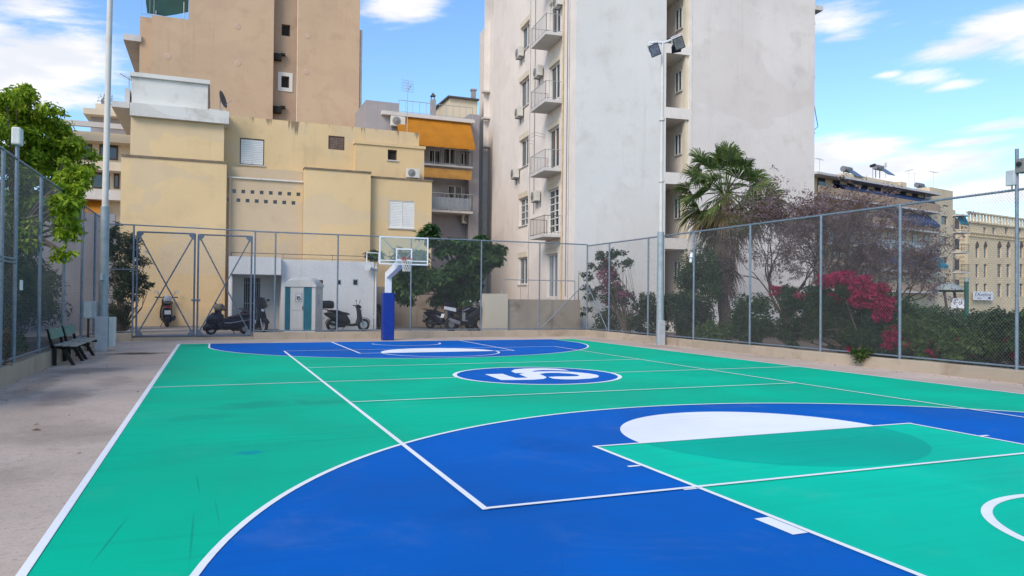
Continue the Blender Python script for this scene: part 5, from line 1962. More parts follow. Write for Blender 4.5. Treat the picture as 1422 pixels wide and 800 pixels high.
ST.box(m, -.4, 24, zf_ + .21, zf_ + .38, .003, .3)
m.build('frieze', M['stone'], st)
sg = thing('hotel_sign', 'white sign board with dark lettering on the honey coloured stone building', 'sign', tuple(ST.pt(2, 3, .5)))
r_ = ST.rect(1352.5, 405, 1379, 417, .5)
m = MB()
ST.box(m, r_[0], r_[1], r_[2], r_[3], .35, .5)
m.build('board', M['signwhite'], sg)


def text_on(fc, s0, z0, wd, ht, body, mat, parent, d):
    cu = bpy.data.curves.new('lettering', 'FONT')
    cu.body = body
    cu.extrude = .0
    to = bpy.data.objects.new('tmp', cu)
    COL.objects.link(to)
    bpy.context.view_layer.update()
    me = bpy.data.meshes.new_from_object(to.evaluated_get(bpy.context.evaluated_depsgraph_get()))
    bpy.data.objects.remove(to)
    xs = [v.co.x for v in me.vertices]
    ys = [v.co.y for v in me.vertices]
    kx, ky = wd / (max(xs) - min(xs)), ht / (max(ys) - min(ys))
    mb = MB()
    mb.v = [fc.pt(s0 + (v.co.x - min(xs)) * kx, z0 + (v.co.y - min(ys)) * ky, d) for v in me.vertices]
    mb.f = [tuple(p.vertices) for p in me.polygons]
    return mb.build('lettering', mat, parent)


wd, ht = r_[1] - r_[0], r_[3] - r_[2]
text_on(ST, r_[0] + wd * .08, r_[2] + ht * .46, wd * .82, ht * .42, "l'Aveline", M['signblue'], sg, .51)
text_on(ST, r_[0] + wd * .18, r_[2] + ht * .13, wd * .2, ht * .2, "bar", M['signblue'], sg, .51)
m = MB()
ST.box(m, r_[0] + wd * .74, r_[0] + wd * .87, r_[2] + ht * .14, r_[2] + ht * .36, .505, .515)
m.build('sign_mark', M['signblue'], sg)

# street shelter with green post
kp = on_ray(1342, 420, 42)
ks = thing('street_shelter', 'green post with pale domed canopy and white panel beyond the right bushes', 'street furniture', (kp.x, kp.y, 0))
SH = Fac((kp.x, kp.y), -20)
z1_ = SH.px(1341, 385)[1]
MB().tube([SH.pt(0, -.2), SH.pt(0, z1_ - .25)], .12, 8).build('post', M['greenpost'], ks, True)
MB().tube([SH.pt(0, z1_ - .25), SH.pt(0, z1_)], .13, 8).build('post_cap', M['palecloth'], ks, True)
ca, cb = SH.px(1300, 402)[0], SH.px(1335, 402)[0]
zc = SH.px(1320, 403)[1]
m = MB()
m.lathe(SH.pt((ca + cb) / 2, zc, .0), (0, 0, 1), [((cb - ca) / 2, 0), ((cb - ca) / 2, .06), ((cb - ca) * .40, .2), ((cb - ca) * .2, .36), (0, .42)], 20)
m.build('canopy', M['palecloth'], ks, True)
MB().tube([SH.pt(ca - .1, zc - .04), SH.pt(0, zc - .04)], .07, 8).build('arm', M['greenpost'], ks)
for u in (1311, 1325):
    MB().tube([SH.pt(SH.px(u, 405)[0], zc - .05), SH.pt(SH.px(u + 6, 440)[0], zc - 1.6)], .08, 6).build('strut', M['raildark'], ks)
r_ = SH.rect(1319, 414, 1336.5, 428)
m = MB()
SH.box(m, r_[0], r_[1], r_[2], r_[3], .1, .16)
m.build('panel', M['signwhite'], ks)

# ------------------------------------------------------------------ scooters and motorcycles
YZ = .17


def wheel(parent, x, r, wdt, y=0.0):
    t = MB().torus((x, y, r), (0, 1, 0), r - wdt * .5, wdt * .52, 28, 10).build('wheel', M['rubber'], parent, True)
    m = MB()
    m.lathe((x, y, r), (0, 1, 0), [(r - wdt * .75, -.03), (r - wdt * .75, .03)], 20)
    for k in range(5):
        a = k * 2 * math.pi / 5
        m.tube([(x, y, r), (x + math.cos(a) * (r - wdt * .8), y, r + math.sin(a) * (r - wdt * .8))], .02, 5)
    m.lathe((x, y, r), (0, 1, 0), [(.0, -.05), (.05, -.05), (.05, .05), (0, .05)], 12)
    m.build('rim', M['chrome'], t, True)
    return t


def make_scooter(label, body, box=False, screen=False, maxi=False, group='scooters parked beyond the far fence', cover=None, helmet=False):
    s = thing('motor_scooter', label, 'scooter', group=group)
    k = 1.12 if maxi else 1.0
    r = .255 if not maxi else .24
    wheel(s, .68 * k, r, .11)
    wheel(s, -.60 * k, r, .12)
    b = MB()
    b.loft([(-.92 * k, .70, .05, .05), (-.80 * k, .68, .13, .10), (-.55 * k, .60, .17, .17), (-.25 * k, .52, .18, .22), (-.02 * k, .44, .17, .22), (.10 * k, .34, .15, .12)], 16, 3)
    b.loft([(-.06 * k, .27, .17, .06), (.2 * k, .25, .18, .055), (.42 * k, .28, .16, .06), (.50 * k, .34, .12, .06)], 14, 4)
    if maxi:
        b.loft([(-.80, .50, .10, .10), (-.45, .47, .20, .22), (.0, .44, .21, .24), (.40, .46, .20, .26), (.62, .55, .19, .26), (.76, .62, .14, .18), (.88, .60, .06, .06)], 16, 3)
        b.loft([(.46, .36, .13, .18), (.76, .40, .15, .20), (.98, .33, .12, .17), (1.08, .28, .06, .08)], 14, 2.4)
        b.loft([(.32, .70, .16, .16), (.50, .70, .24, .25), (.72, .66, .23, .26), (.90, .58, .15, .16), (.97, .54, .06, .06)], 16, 2.8)
    b.build('body', body, s, True)
    if maxi:
        for sg_ in (-1, 1):
            MB().tube([(-.82, sg_ * .13, .62), (-.4, sg_ * .215, .58), (.1, sg_ * .225, .50), (.3, sg_ * .225, .52)], .018, 6).build('side_trim', M['chrome'], s, True)
    # leg shield and headset
    a = MB()
    hw = .21 if not maxi else .25
    prof = [(.42 * k, .30), (.50 * k, .28), (.60 * k, .50), (.56 * k, .80), (.50 * k, .97), (.42 * k, .98), (.46 * k, .80), (.49 * k, .55)]
    i0 = len(a.v)
    for yy, kk in ((-hw, .04), (-hw * .6, 0), (hw * .6, 0), (hw, .04)):
        for (px_, pz_) in prof:
            a.v.append(Vector((px_ - kk, yy * (1 if pz_ < .8 else .72), pz_)))
    n = len(prof)
    for j in range(3):
        for q in range(n):
            a.f.append((i0 + j * n + q, i0 + j * n + (q + 1) % n, i0 + (j + 1) * n + (q + 1) % n, i0 + (j + 1) * n + q))
    a.f.append(tuple(i0 + q for q in reversed(range(n))))
    a.f.append(tuple(i0 + 3 * n + q for q in range(n)))
    a.build('front_shield', body, s, True)
    m = MB()
    m.loft([(.34 * k, 1.02, .06, .05), (.42 * k, 1.03, .13, .07), (.52 * k, 1.0, .12, .07), (.57 * k, .98, .06, .04)], 12, 2.6)
    m.build('headset', body, s, True)
    h = MB()
    h.tube([(.33 * k, -.36, 1.05), (.42 * k, -.18, 1.04), (.44 * k, 0, 1.03), (.42 * k, .18, 1.04), (.33 * k, .36, 1.05)], .017, 8)
    hb = h.build('handlebar', M['black'], s, True)
    for sg_ in (-1, 1):
        g = MB().tube([(.37 * k, sg_ * .27, 1.048), (.325 * k, sg_ * .37, 1.052)], .024, 8)
        g.build('grip', M['rubber'], hb, True)
        mi = MB()
        mi.tube([(.42 * k, sg_ * .2, 1.05), (.44 * k, sg_ * .30, 1.22)], .009, 6)
        mi.loft([(.425 * k, 1.25, .07, .045, sg_ * .33), (.45 * k, 1.25, .055, .035, sg_ * .33)], 12, 2.4)
        mi.build('mirror', M['black'], s, True)
        ml = MB().loft([(.418 * k, 1.25, .06, .036, sg_ * .33), (.423 * k, 1.25, .06, .036, sg_ * .33)], 12, 2.4)
        ml.build('mirror_glass', M['lens'], s, True)
    MB().loft([(.585 * k, .86, .07, .05), (.60 * k, .85, .065, .045)], 12, 2.3).build('headlight', M['lens'], s, True)
    st_ = MB()
    st_.loft([(-.80 * k, .82, .10, .03), (-.66 * k, .83, .145, .05), (-.35 * k, .80, .15, .06), (-.22 * k, .75, .14, .055), (.0, .71, .11, .05), (.09 * k, .69, .05, .03)], 14, 2.6)
    st_.build('seat', M['seat'], s, True)
    f = MB()
    f.tube([(.68 * k, -.09, r), (.55 * k, -.09, .62)], .022, 6)
    f.tube([(.68 * k, .09, r), (.55 * k, .09, .62)], .022, 6)
    f.build('fork', M['chrome'], s, True)
    for x_, a0, a1 in ((.68 * k, .35, 2.6), (-.60 * k, .7, 3.0)):
        mg = MB()
        base = 0
        for i in range(13):
            an = a0 + (a1 - a0) * i / 12
            for yy in (-.075, .075):
                mg.v.append(Vector((x_ + (r + .03) * math.cos(an), yy, r + (r + .03) * math.sin(an))))
            for yy in (.075, -.075):
                mg.v.append(Vector((x_ + (r + .045) * math.cos(an), yy, r + (r + .045) * math.sin(an))))
        for i in range(12):
            for j in range(4):
                mg.f.append((base + i * 4 + j, base + i * 4 + (j + 1) % 4, base + (i + 1) * 4 + (j + 1) % 4, base + (i + 1) * 4 + j))
        mg.build('mudguard', body, s, True)
    MB().loft([(-.945 * k, .72, .08, .035), (-.90 * k, .72, .09, .045)], 12, 3).build('tail_light', M['red'], s, True)
    MB().box(-.975 * k, -.965 * k, -.10, .10, .46, .60).build('number_plate', M['plate'], s)
    e = MB()
    e.tube([(-.1, -.17, .26), (-.5 * k, -.20, .27), (-.85 * k, -.21, .36)], [.035, .06, .065], 10)
    e.box(-.45 * k, -.1, -.15, .13, .16, .34)
    e.tube([(-.1, .1, .2), (-.18, .2, .0)], .015, 6)
    e.build('engine', M['charcoal'], s, True)
    ra = MB()
    for sg_ in (-1, 1):
        ra.tube([(-.6 * k, sg_ * .14, .80), (-.85 * k, sg_ * .15, .88), (-.98 * k, sg_ * .1, .90)], .014, 6)
    ra.tube([(-.98 * k, -.1, .90), (-.98 * k, .1, .90)], .014, 6)
    ra.build('rack', M['black'], s, True)
    if box:
        t = MB()
        t.loft([(-1.10 * k, 1.08, .13, .11), (-1.06 * k, 1.08, .19, .16), (-.75 * k, 1.09, .21, .17), (-.60 * k, 1.08, .19, .15), (-.56 * k, 1.07, .12, .10)], 16, 3.2)
        t.build('top_box', M['black'], s, True)
    if screen:
        w_ = MB()
        base = len(w_.v)
        for i in range(7):
            yy = -.26 + .52 * i / 6
            c = (yy / .26) ** 2
            for (xx, zz) in ((.58 * k, .95), (.50 * k, 1.18), (.42 * k, 1.36 - .06 * c)):
                w_.v.append(Vector((xx - .09 * c, yy, zz)))
        for i in range(6):
            for j in range(2):
                q = base + i * 3 + j
                w_.f.append((q, q + 3, q + 4, q + 1))
        w_.build('windscreen', M['black'], s, True)
    if cover:
        MB().loft([(.60 * k, 1.10, .08, .06), (.50 * k, 1.14, .22, .12), (.34 * k, 1.16, .26, .13), (.24 * k, 1.12, .14, .08)], 14, 2.4).build('bar_cover', cover, s, True)
    if helmet:
        MB().ball((-.85 * k, 0, .98), (.15, .14, .15), 14, 10).build('cargo_cover', M['helmet'], s, True)
    return s


def make_motorcycle(label, body, plate=True, group='motorcycles by the retaining wall'):
    s = thing('motorcycle', label, 'motorcycle', group=group)
    wheel(s, .74, .31, .12)
    wheel(s, -.72, .31, .17)
    b = MB()
    b.loft([(-.22, .86, .10, .06), (-.05, .90, .15, .12), (.18, .93, .17, .15), (.36, .92, .12, .11), (.44, .88, .06, .06)], 16, 2.5)
    b.build('tank', body, s, True)
    f = MB()
    f.loft([(.02, .55, .15, .14), (.25, .62, .20, .26), (.48, .74, .21, .26), (.66, .86, .17, .20), (.82, .86, .10, .12), (.90, .84, .04, .05)], 16, 2.6)
    f.build('fairing', body, s, True)
    t = MB()
    t.loft([(-1.10, .98, .03, .03), (-.95, .95, .10, .07), (-.6, .86, .13, .10), (-.3, .76, .12, .10)], 14, 2.8)
    t.build('tail', body, s, True)
    q = MB()
    q.loft([(-.98, 1.03, .09, .03), (-.7, .98, .14, .05), (-.45, .90, .15, .06), (-.2, .86, .12, .05)], 14, 2.6)
    q.build('seat', M['seat'], s, True)
    e = MB()
    e.box(-.25, .30, -.18, .18, .28, .62)
    e.box(-.15, .2, -.22, .22, .34, .50)
    e.tube([(.2, -.16, .4), (-.3, -.2, .28), (-.95, -.24, .50)], [.03, .045, .075], 10)
    e.tube([(-.72, .12, .31), (-.2, .14, .42)], .035, 6)
    e.build('engine', M['charcoal'], s, True)
    k = MB()
    for yy in (-.11, .11):
        k.tube([(.74, yy, .31), (.50, yy, 1.0)], .03, 8)
    k.build('fork', M['chrome'], s, True)
    h = MB()
    h.tube([(.30, -.38, 1.06), (.46, -.2, 1.08), (.50, 0, 1.07), (.46, .2, 1.08), (.30, .38, 1.06)], .016, 8)
    h.build('handlebar', M['black'], s, True)
    for sg_ in (-1, 1):
        mi = MB()
        mi.tube([(.48, sg_ * .22, 1.08), (.46, sg_ * .34, 1.24)], .009, 6)
        mi.loft([(.44, 1.27, .075, .045, sg_ * .37), (.47, 1.27, .06, .035, sg_ * .37)], 12, 2.4)
        mi.build('mirror', M['black'], s, True)
        MB().loft([(.43, 1.27, .065, .037, sg_ * .37), (.438, 1.27, .065, .037, sg_ * .37)], 12, 2.4).build('mirror_glass', M['lens'], s, True)
    MB().loft([(.86, .86, .08, .05), (.90, .85, .07, .04)], 12, 2.4).build('headlight', M['lens'], s, True)
    w_ = MB()
    w_.loft([(.44, 1.24, .10, .015), (.60, 1.10, .15, .03), (.76, .98, .14, .04)], 12, 2.4)
    w_.build('windscreen', M['panepale'], s, True)
    MB().loft([(-1.13, .98, .06, .025), (-1.08, .98, .07, .035)], 10, 3).build('tail_light', M['red'], s, True)
    g = MB()
    g.tube([(-1.0, 0, .9), (-1.14, 0, .62)], .02, 6)
    g.build('plate_bracket', M['black'], s)
    if plate:
        p_ = MB()
        p_.hexa([(-1.16, -.12, .58), (-1.16, .12, .58), (-1.10, .12, .74), (-1.10, -.12, .74), (-1.17, -.12, .58), (-1.17, .12, .58), (-1.11, .12, .74), (-1.11, -.12, .74)])
        p_.build('number_plate', M['plate'], s)
        c = MB()
        c.hexa([(-1.12, -.16, .93), (-.58, -.17, .82), (-.58, -.14, .82), (-1.12, -.10, .93), (-1.12, -.16, 1.06), (-.58, -.17, .97), (-.58, -.14, .97), (-1.12, -.10, 1.06)])
        c.build('tail_panel', M['plate'], s, bevel=.01)
        c = MB()
        c.tube([(-.95, -.245, .50), (-.45, -.215, .36)], .08, 10)
        c.build('exhaust', M['chrome'], s, True)
        c = MB()
        c.box(-.30, -.15, -.20, -.17, .45, .80)
        c.tube([(-.30, -.2, .85), (.05, -.2, .98)], .022, 6)
        c.tube([(-.25, -.2, .46), (-.05, -.2, .44)], .03, 6)
        c.build('frame_trim', M['chrome'], s, True)
    return s


def put(o, u, v, deg, z=YZ, lean=0.0, k=1.06):
    p = gz(u, v, z)
    o.scale = (k, k, k)
    o.location = (p.x, p.y, z)
    o.rotation_euler = (R(lean), 0, R(deg))
    return o


put(make_scooter('black moped seen from behind with white plate and grey load before the yellow wall', M['black'], helmet=True), 231, 453.5, 95, k=1.32)
put(make_scooter('low navy maxi scooter side on behind the right gate leaf', M['navy'], maxi=True, cover=M['tan']), 318, 464.5, 203, lean=-5, k=.93)
put(make_scooter('dark scooter facing the court in front of the barred annex door', M['navy'], screen=True), 353, 461.0, -62)
put(make_scooter('charcoal scooter with round black top box before the white annex', M['charcoal'], box=True), 482, 459.8, 3)
put(make_scooter('dark scooter half hidden behind the blue padded hoop post', M['black']), 523, 456, 70)
put(make_scooter('dark scooter at the left of the motorcycles under the leafy tree', M['navy'], cover=M['navy'], group='scooters parked beyond the far fence'), 613, 457, -50)
put(make_motorcycle('black motorcycle with pale number plate and silver exhaust, side on before the beige wall end', M['black']), 647, 460.0, 12)
put(make_motorcycle('second black motorcycle parked just behind the one with the silver exhaust', M['navy'], plate=False), 669, 458, 24)
tb = gz(283, 449, YZ)
t = thing('tool_box', 'small red and black box on the ground behind the gate', 'box', (tb.x, tb.y, YZ))
MB().box(tb.x - .28, tb.x + .25, tb.y - .15, tb.y + .15, YZ, YZ + .16).build('base', M['black'], t, bevel=.01)
MB().box(tb.x - .24, tb.x + .22, tb.y - .14, tb.y + .14, YZ + .163, YZ + .36).build('lid', M['red'], t, bevel=.03)
MB().tube([(tb.x - .1, tb.y, YZ + .35), (tb.x - .08, tb.y, YZ + .42), (tb.x + .08, tb.y, YZ + .42), (tb.x + .1, tb.y, YZ + .35)], .015, 6).build('handle', M['black'], t)

# ------------------------------------------------------------------ portable toilet
pp = gz(394, 463, YZ)
PT = Fac((pp.x, pp.y), -22)
WT, DT = 1.27, 1.2
po = thing('portable_toilet', 'white and teal portable toilet beyond the far fence', 'portable toilet', (pp.x, pp.y, YZ))
H1 = YZ + 1.93
m = MB()
PT.box(m, 0, WT, YZ, YZ + .1, -DT, .02)
m.build('base', M['pottywhite'], po, bevel=.01)
m = MB()
PT.box(m, .02, WT - .02, YZ + .1, H1, -DT + .02, -.03)
m.build('shell', M['pottywhite'], po)
for a, b in ((0, .035), (WT - .16, WT)):
    m = MB()
    PT.box(m, a, b, YZ + .1, H1, -.10 if a == 0 else -.16, .01)
    m.build('corner_column', M['pottywhite'], po, bevel=.02)
for a, b in ((.04, .24), (.80, WT - .17)):
    m = MB()
    PT.box(m, a, b, YZ + .1, H1 - .02, -.03, .0)
    for i in range(5):
        PT.box(m, a + (b - a) * (.1 + .19 * i), a + (b - a) * (.16 + .19 * i), YZ + .14, H1 - .06, .001, .012)
    m.build('side_panel', M['teal'], po)
m = MB()
PT.box(m, .255, .785, YZ + .1, H1 - .08, -.03, .02)
PT.box(m, .30, .74, YZ + .2, YZ + .85, .021, .035)
PT.box(m, .30, .74, YZ + .93, H1 - .2, .021, .035)
pts = [(.255, H1 - .078), (.255, H1 - .05), (.32, H1 + .02), (.44, H1 + .065), (.55, H1 + .075), (.64, H1 + .065), (.73, H1 + .02), (.785, H1 - .05), (.785, H1 - .078)]
m.prism(pts, lambda p, d: PT.pt(p[0], p[1], d), -.03, .02)
dr_ = m.build('door', M['pottywhite'], po, bevel=.008)
m = MB()
PT.box(m, .47, .72, YZ + 1.27, YZ + 1.60, .036, .042)
pl_ = m.build('placard', M['signwhite'], dr_)
m = MB()
for a, b, c, d in ((.47, .72, 1.585, 1.6), (.47, .72, 1.27, 1.285), (.47, .485, 1.285, 1.585), (.705, .72, 1.285, 1.585)):
    PT.box(m, a, b, YZ + c, YZ + d, .043, .047)
PT.box(m, .52, .545, YZ + 1.35, YZ + 1.53, .043, .048)
m.torus(PT.pt(.605, YZ + 1.40, .046), PT.n, .055, .022, 16, 6)
PT.box(m, .545, .65, YZ + 1.47, YZ + 1.50, .043, .048)
m.build('emblem', M['raildark'], pl_)
m = MB()
PT.box(m, .745, .78, YZ + .95, YZ + 1.1, .021, .05)
m.build('handle', M['raildark'], dr_)
m = MB()
PS = Fac(PT.pt(WT - .02, 0, -.03)[:2], -22 + 90)
PS.box(m, .42, .56, YZ + 1.15, YZ + 1.62, .002, .015)
for i in range(4):
    PS.box(m, .43, .55, YZ + 1.2 + i * .1, YZ + 1.23 + i * .1, .016, .03)
m.build('vent', M['boxgrey'], po)
m = MB()
base = len(m.v)
NR, NS = 12, 6
for j in range(NS + 1):
    d = .05 - (DT + .06) * j / NS
    e_ = 1 - abs(2 * j / NS - 1) ** 4
    for i in range(NR + 1):
        t_ = -1 + 2 * i / NR
        zz = H1 - .03 + (.21 + .12 * e_) * (1 - abs(t_) ** 5) + .05
        m.v.append(PT.pt(WT / 2 + t_ * (WT / 2 + .03), zz, d))
for j in range(NS):
    for i in range(NR):
        a = base + j * (NR + 1) + i
        m.f.append((a, a + 1, a + NR + 2, a + NR + 1))
lo = len(m.v)
ring = [base + i for i in range(NR + 1)] + [base + j * (NR + 1) + NR for j in range(1, NS + 1)] + [base + NS * (NR + 1) + i for i in range(NR - 1, -1, -1)] + [base + j * (NR + 1) for j in range(NS - 1, 0, -1)]
for q in ring:
    p = m.v[q]
    m.v.append(Vector((p.x, p.y, H1 - .05)))
for i in range(len(ring)):
    j = (i + 1) % len(ring)
    m.f.append((ring[i], lo + i, lo + j, ring[j]))
m.build('roof', M['pottywhite'], po, True)

# ------------------------------------------------------------------ plants
def tree_thing(name, label, cat, base, group=None):
    return thing(name, label, cat, tuple(base), group)


def pxclump(u, v, y, hw, hh, dp=None):
    """clump centred on sight line (u, v) at distance y: half width and height given as sighted"""
    p = atY(u, v, y)
    k = (p - CAM).dot(_fw) / F_PX
    return (p.x, p.y, p.z, hw * k, (dp or hw * k), hh * k)


def pxclumpX(u, v, x, hw, hh, dp=None):
    p = atX(u, v, x)
    k = (p - CAM).dot(_fw) / F_PX
    return (p.x, p.y, p.z, dp or hw * k, hw * k, hh * k)


# bright tree at the left
rg = random.Random(11)
mains = [pxclump(18, 165, 25.2, 55, 40, 1.4), pxclump(60, 205, 25.8, 52, 40, 1.3), pxclump(92, 220, 26.2, 38, 32, 1.0), pxclump(15, 235, 24.6, 55, 45, 1.3), pxclump(66, 262, 25.6, 36, 34, 1.0), pxclump(90, 300, 25.6, 22, 40, .7), pxclumpX(92, 318, -2.28, 13, 32, .3), pxclumpX(88, 352, -2.25, 7, 12, .2), pxclumpX(84, 285, -2.3, 20, 20, .4), pxclumpX(104, 240, -2.42, 22, 26, .5), pxclumpX(98, 272, -2.36, 18, 24, .4), pxclumpX(40, 325, -2.75, 7, 30, .2), pxclump(-60, 190, 24, 70, 70, 1.8), pxclump(24, 128, 25.2, 20, 14, .6), pxclump(35, 300, 24.8, 30, 30, .8)]
at_ = tree_thing('acacia_tree', 'bright yellow green tree overhanging the left fence', 'tree', (-5.0, 24.8, 0))
sub = subclumps(rg, mains, 17, (.22, .44))
leaf_cloud(rg, sub, 32000, .17, droop=.35, ratio=.42).build('crown', L['acacia'], at_)
lm = MB().tube([(-5.0, 24.8, -.05), (-4.9, 24.9, 1.5), (-4.7, 25.1, 3.2), (-4.5, 25.2, 5.0)], [.19, .16, .14, .10], 9)
limbs(rg, Vector((-4.7, 25.1, 3.2)), [m_[:3] for m_ in mains] + [c[:3] for c in sub[::9]], .07, lm)
lm.build('trunk', M['bark'], at_, True)

# hedge plants behind the left fence
for i, (x, y, rx, ry, h, mt, n) in enumerate(((-4.1, 11.0, 1.1, 2.4, 3.6, 'darkhedge', 9500), (-3.9, 15.3, .9, 2.4, 4.2, 'shrub', 11000), (-4.0, 18.9, 1.0, 2.2, 4.1, 'darkhedge', 9500), (-4.2, 22.3, 1.1, 2.2, 3.8, 'shrub', 9000), (-4.8, 26.3, 1.6, 2.0, 3.0, 'darkhedge', 6500), (-6.2, 16.0, 1.4, 7.5, 5.6, 'darkhedge', 14000))):
    s = tree_thing('hedge_shrub', ('overgrown dark shrub nearest the camera behind the left fence', 'tall green shrub behind the left fence next to the paper notice', 'tall dark shrub behind the left fence beside the near bench', 'green shrub behind the left fence beside the far bench', 'low dark shrub behind the fence corner past the junction box', 'tallest dark shrub, standing back behind the other shrubs at the left fence')[i], 'shrub', (x, y, 0), 'shrubs behind the left fence')
    cl = subclumps(rg, [(x, y, h * .5, rx, ry, h * .5)], 26, (.22, .42))
    leaf_cloud(rg, cl, n, .13, up=.3, ratio=.4).build('foliage', L[mt], s)
    lm = MB()
    limbs(rg, Vector((x, y, -.05)), [c[:3] for c in cl[::3]], .03, lm, 5)
    lm.build('stems', M['bark'], s, True)

tag(MB().box(-8.2, -7.9, 2, 34, -.03, 4.3).build('boundary_wall', M['greydark']), 'tall dark grey boundary wall beyond the shrubs at the left fence', 'wall')
tag(MB().box(-7.9, -2.75, 33.2, 33.5, -.03, 5.0).build('boundary_wall', M['greywall']), 'grey cross wall behind the lamp post and the low dark shrub', 'wall')
# oleander beside the gate
mains = [pxclump(178, 350, 31.5, 26, 36, .8), pxclump(172, 400, 31.5, 26, 40, .8), pxclump(196, 395, 31.2, 14, 16, .5), pxclump(165, 440, 31.5, 18, 22, .6), pxclump(160, 330, 31.6, 14, 20, .5)]
b_ = pxclump(168, 456, 31.5, 1, 1)
ol = tree_thing('oleander', 'oleander bush with white blossom behind the fence left of the gate', 'shrub', (b_[0], 31.5, YZ))
cl = subclumps(rg, mains, 16, (.24, .46))
leaf_cloud(rg, cl, 8500, .17, up=.6, ratio=.25).build('foliage', L['oleander'], ol)
leaf_cloud(rg, subclumps(rg, mains[:2], 16, (.08, .16)), 420, .07, up=.3, ratio=.9, shell=.7).build('blossom', L['whitefl'], ol)
lm = MB()
limbs(rg, Vector((b_[0], 31.5, YZ - .05)), [c[:3] for c in cl[::3]], .03, lm, 5)
lm.build('stems', M['bark'], ol, True)

# broad leaved tree above the motorcycles
mains = [pxclump(622, 392, 32.8, 45, 34, 1.3), pxclump(572, 378, 33, 34, 34, 1.1), pxclump(655, 365, 32.6, 36, 30, 1.1), pxclump(692, 347, 32.4, 13, 9, .5), pxclump(690, 362, 32.4, 14, 8, .5), pxclump(598, 322, 33, 18, 18, .7), pxclump(625, 345, 33, 28, 16, .9), pxclump(660, 340, 32.8, 24, 14, .8), pxclump(560, 405, 33, 26, 18, .9), pxclump(648, 420, 32.8, 30, 20, .9), pxclump(515, 354, 37.5, 18, 6, .4)]
fb = gz(618, 452, YZ)
ft_ = tree_thing('fig_tree', 'dark green leafy tree above the motorcycles behind the hoop', 'tree', (fb.x, 33.3, YZ))
cl = subclumps(rg, mains, 18, (.24, .46))
leaf_cloud(rg, cl, 24000, .21, up=.75, ratio=.5, droop=.3).build('crown', L['fig'], ft_)
lm = MB().tube([(fb.x, 33.3, YZ - .05), (fb.x + .1, 33.2, 1.2), (fb.x + .15, 33.1, 2.2)], [.15, .12, .10], 8)
limbs(rg, Vector((fb.x + .12, 33.15, 1.8)), [m_[:3] for m_ in mains] + [c[:3] for c in cl[::10]], .05, lm)
lm.build('trunk', M['bark'], ft_, True)

# wall behind the motorcycles
tag(MB().box(atY(519, 430, 36.5).x, 14, 36.5, 36.8, .1, 2.2).build('garden_wall', M['retain']), 'plain beige garden wall behind the parked motorcycles', 'wall')

# bougainvillea at the right rear corner
mains = [pxclumpX(846, 378, 17.7, 15, 18, .4), pxclumpX(852, 402, 17.7, 20, 20, .5), pxclumpX(850, 432, 17.7, 30, 24, .6), pxclumpX(846, 452, 17.6, 36, 16, .6), pxclumpX(818, 384, 17.6, 14, 6, .3), pxclumpX(822, 412, 17.6, 14, 8, .3), pxclumpX(812, 432, 17.6, 12, 6, .3), pxclumpX(872, 365, 17.7, 10, 8, .3), pxclumpX(838, 356, 17.6, 14, 5, .25), pxclumpX(862, 350, 17.6, 14, 5, .25), pxclumpX(880, 452, 17.7, 18, 12, .4), pxclumpX(884, 425, 17.8, 8, 6, .3)]
for q_ in range(16):
    mains.append(pxclumpX(rg.uniform(812, 880), rg.uniform(352, 440), 17.6 + rg.uniform(0, .3), rg.uniform(4, 9), rg.uniform(4, 8), .25))
bb_ = (17.6, 26.2, 0)
bg_ = tree_thing('bougainvillea', 'sparse climbing bougainvillea with faded pink bracts at the rear right fence corner', 'shrub', bb_)
cl = subclumps(rg, mains, 9, (.35, .75))
leaf_cloud(rg, cl, 6500, .12, up=.3, ratio=.6).build('foliage', L['boug'], bg_)
leaf_cloud(rg, subclumps(rg, [mains[0], pxclumpX(846, 400, 17.5, 16, 20, .4), pxclumpX(866, 412, 17.5, 12, 10, .3)], 12, (.35, .7)), 1500, .085, up=.2, ratio=.85).build('bracts', L['pink'], bg_)
lm = MB()
limbs(rg, Vector(bb_), [c[:3] for c in cl[::5]], .02, lm, 5, .22)
for (u, v0, v1) in ((802, 450, 376), (868, 460, 384)):
    q0, q1 = atX(u, v0, 17.5), atX(u + 2, v1, 17.5)
    lm.tube([q0, q0.lerp(q1, .5) + Vector((.05, .08, 0)), q1], [.025, .02, .012], 6)
lm.build('stems', M['bark'], bg_, True)
pb = atX(960, 358, XR + .08)
bgm = MB()
for k_ in range(4):
    bgm.ball((pb.x - .02 + .03 * (k_ % 2), pb.y + .03 * math.sin(k_ * 2), pb.z - .12 + .08 * k_), (.06, .05 + .015 * (k_ % 3), .07), 9, 6)
tag(bgm.build('plastic_bag', M['bag'], None, True), 'crumpled white plastic bag caught on a right fence post before the palm', 'bag')

# fan palm
PX, PY = atY(1006, 262, 25.0).x, 25.0
PZ = atY(1006, 270, 25.0).z
pt_ = tree_thing('fan_palm', 'tall fan palm with a skirt of dead fronds before the white tower', 'palm tree', (PX, PY, 0))
tk = MB()
pts, rr_ = [], []
for i in range(15):
    z_ = -.05 + (PZ + .05) * i / 14
    pts.append((PX + .05 * math.sin(i), PY + .04 * math.cos(i * 1.3), z_))
    rr_.append(.27 - .006 * i + (.02 if i % 2 else -.01))
tk.tube(pts, rr_, 14)
tk.build('trunk', M['palmbark'], pt_, True)


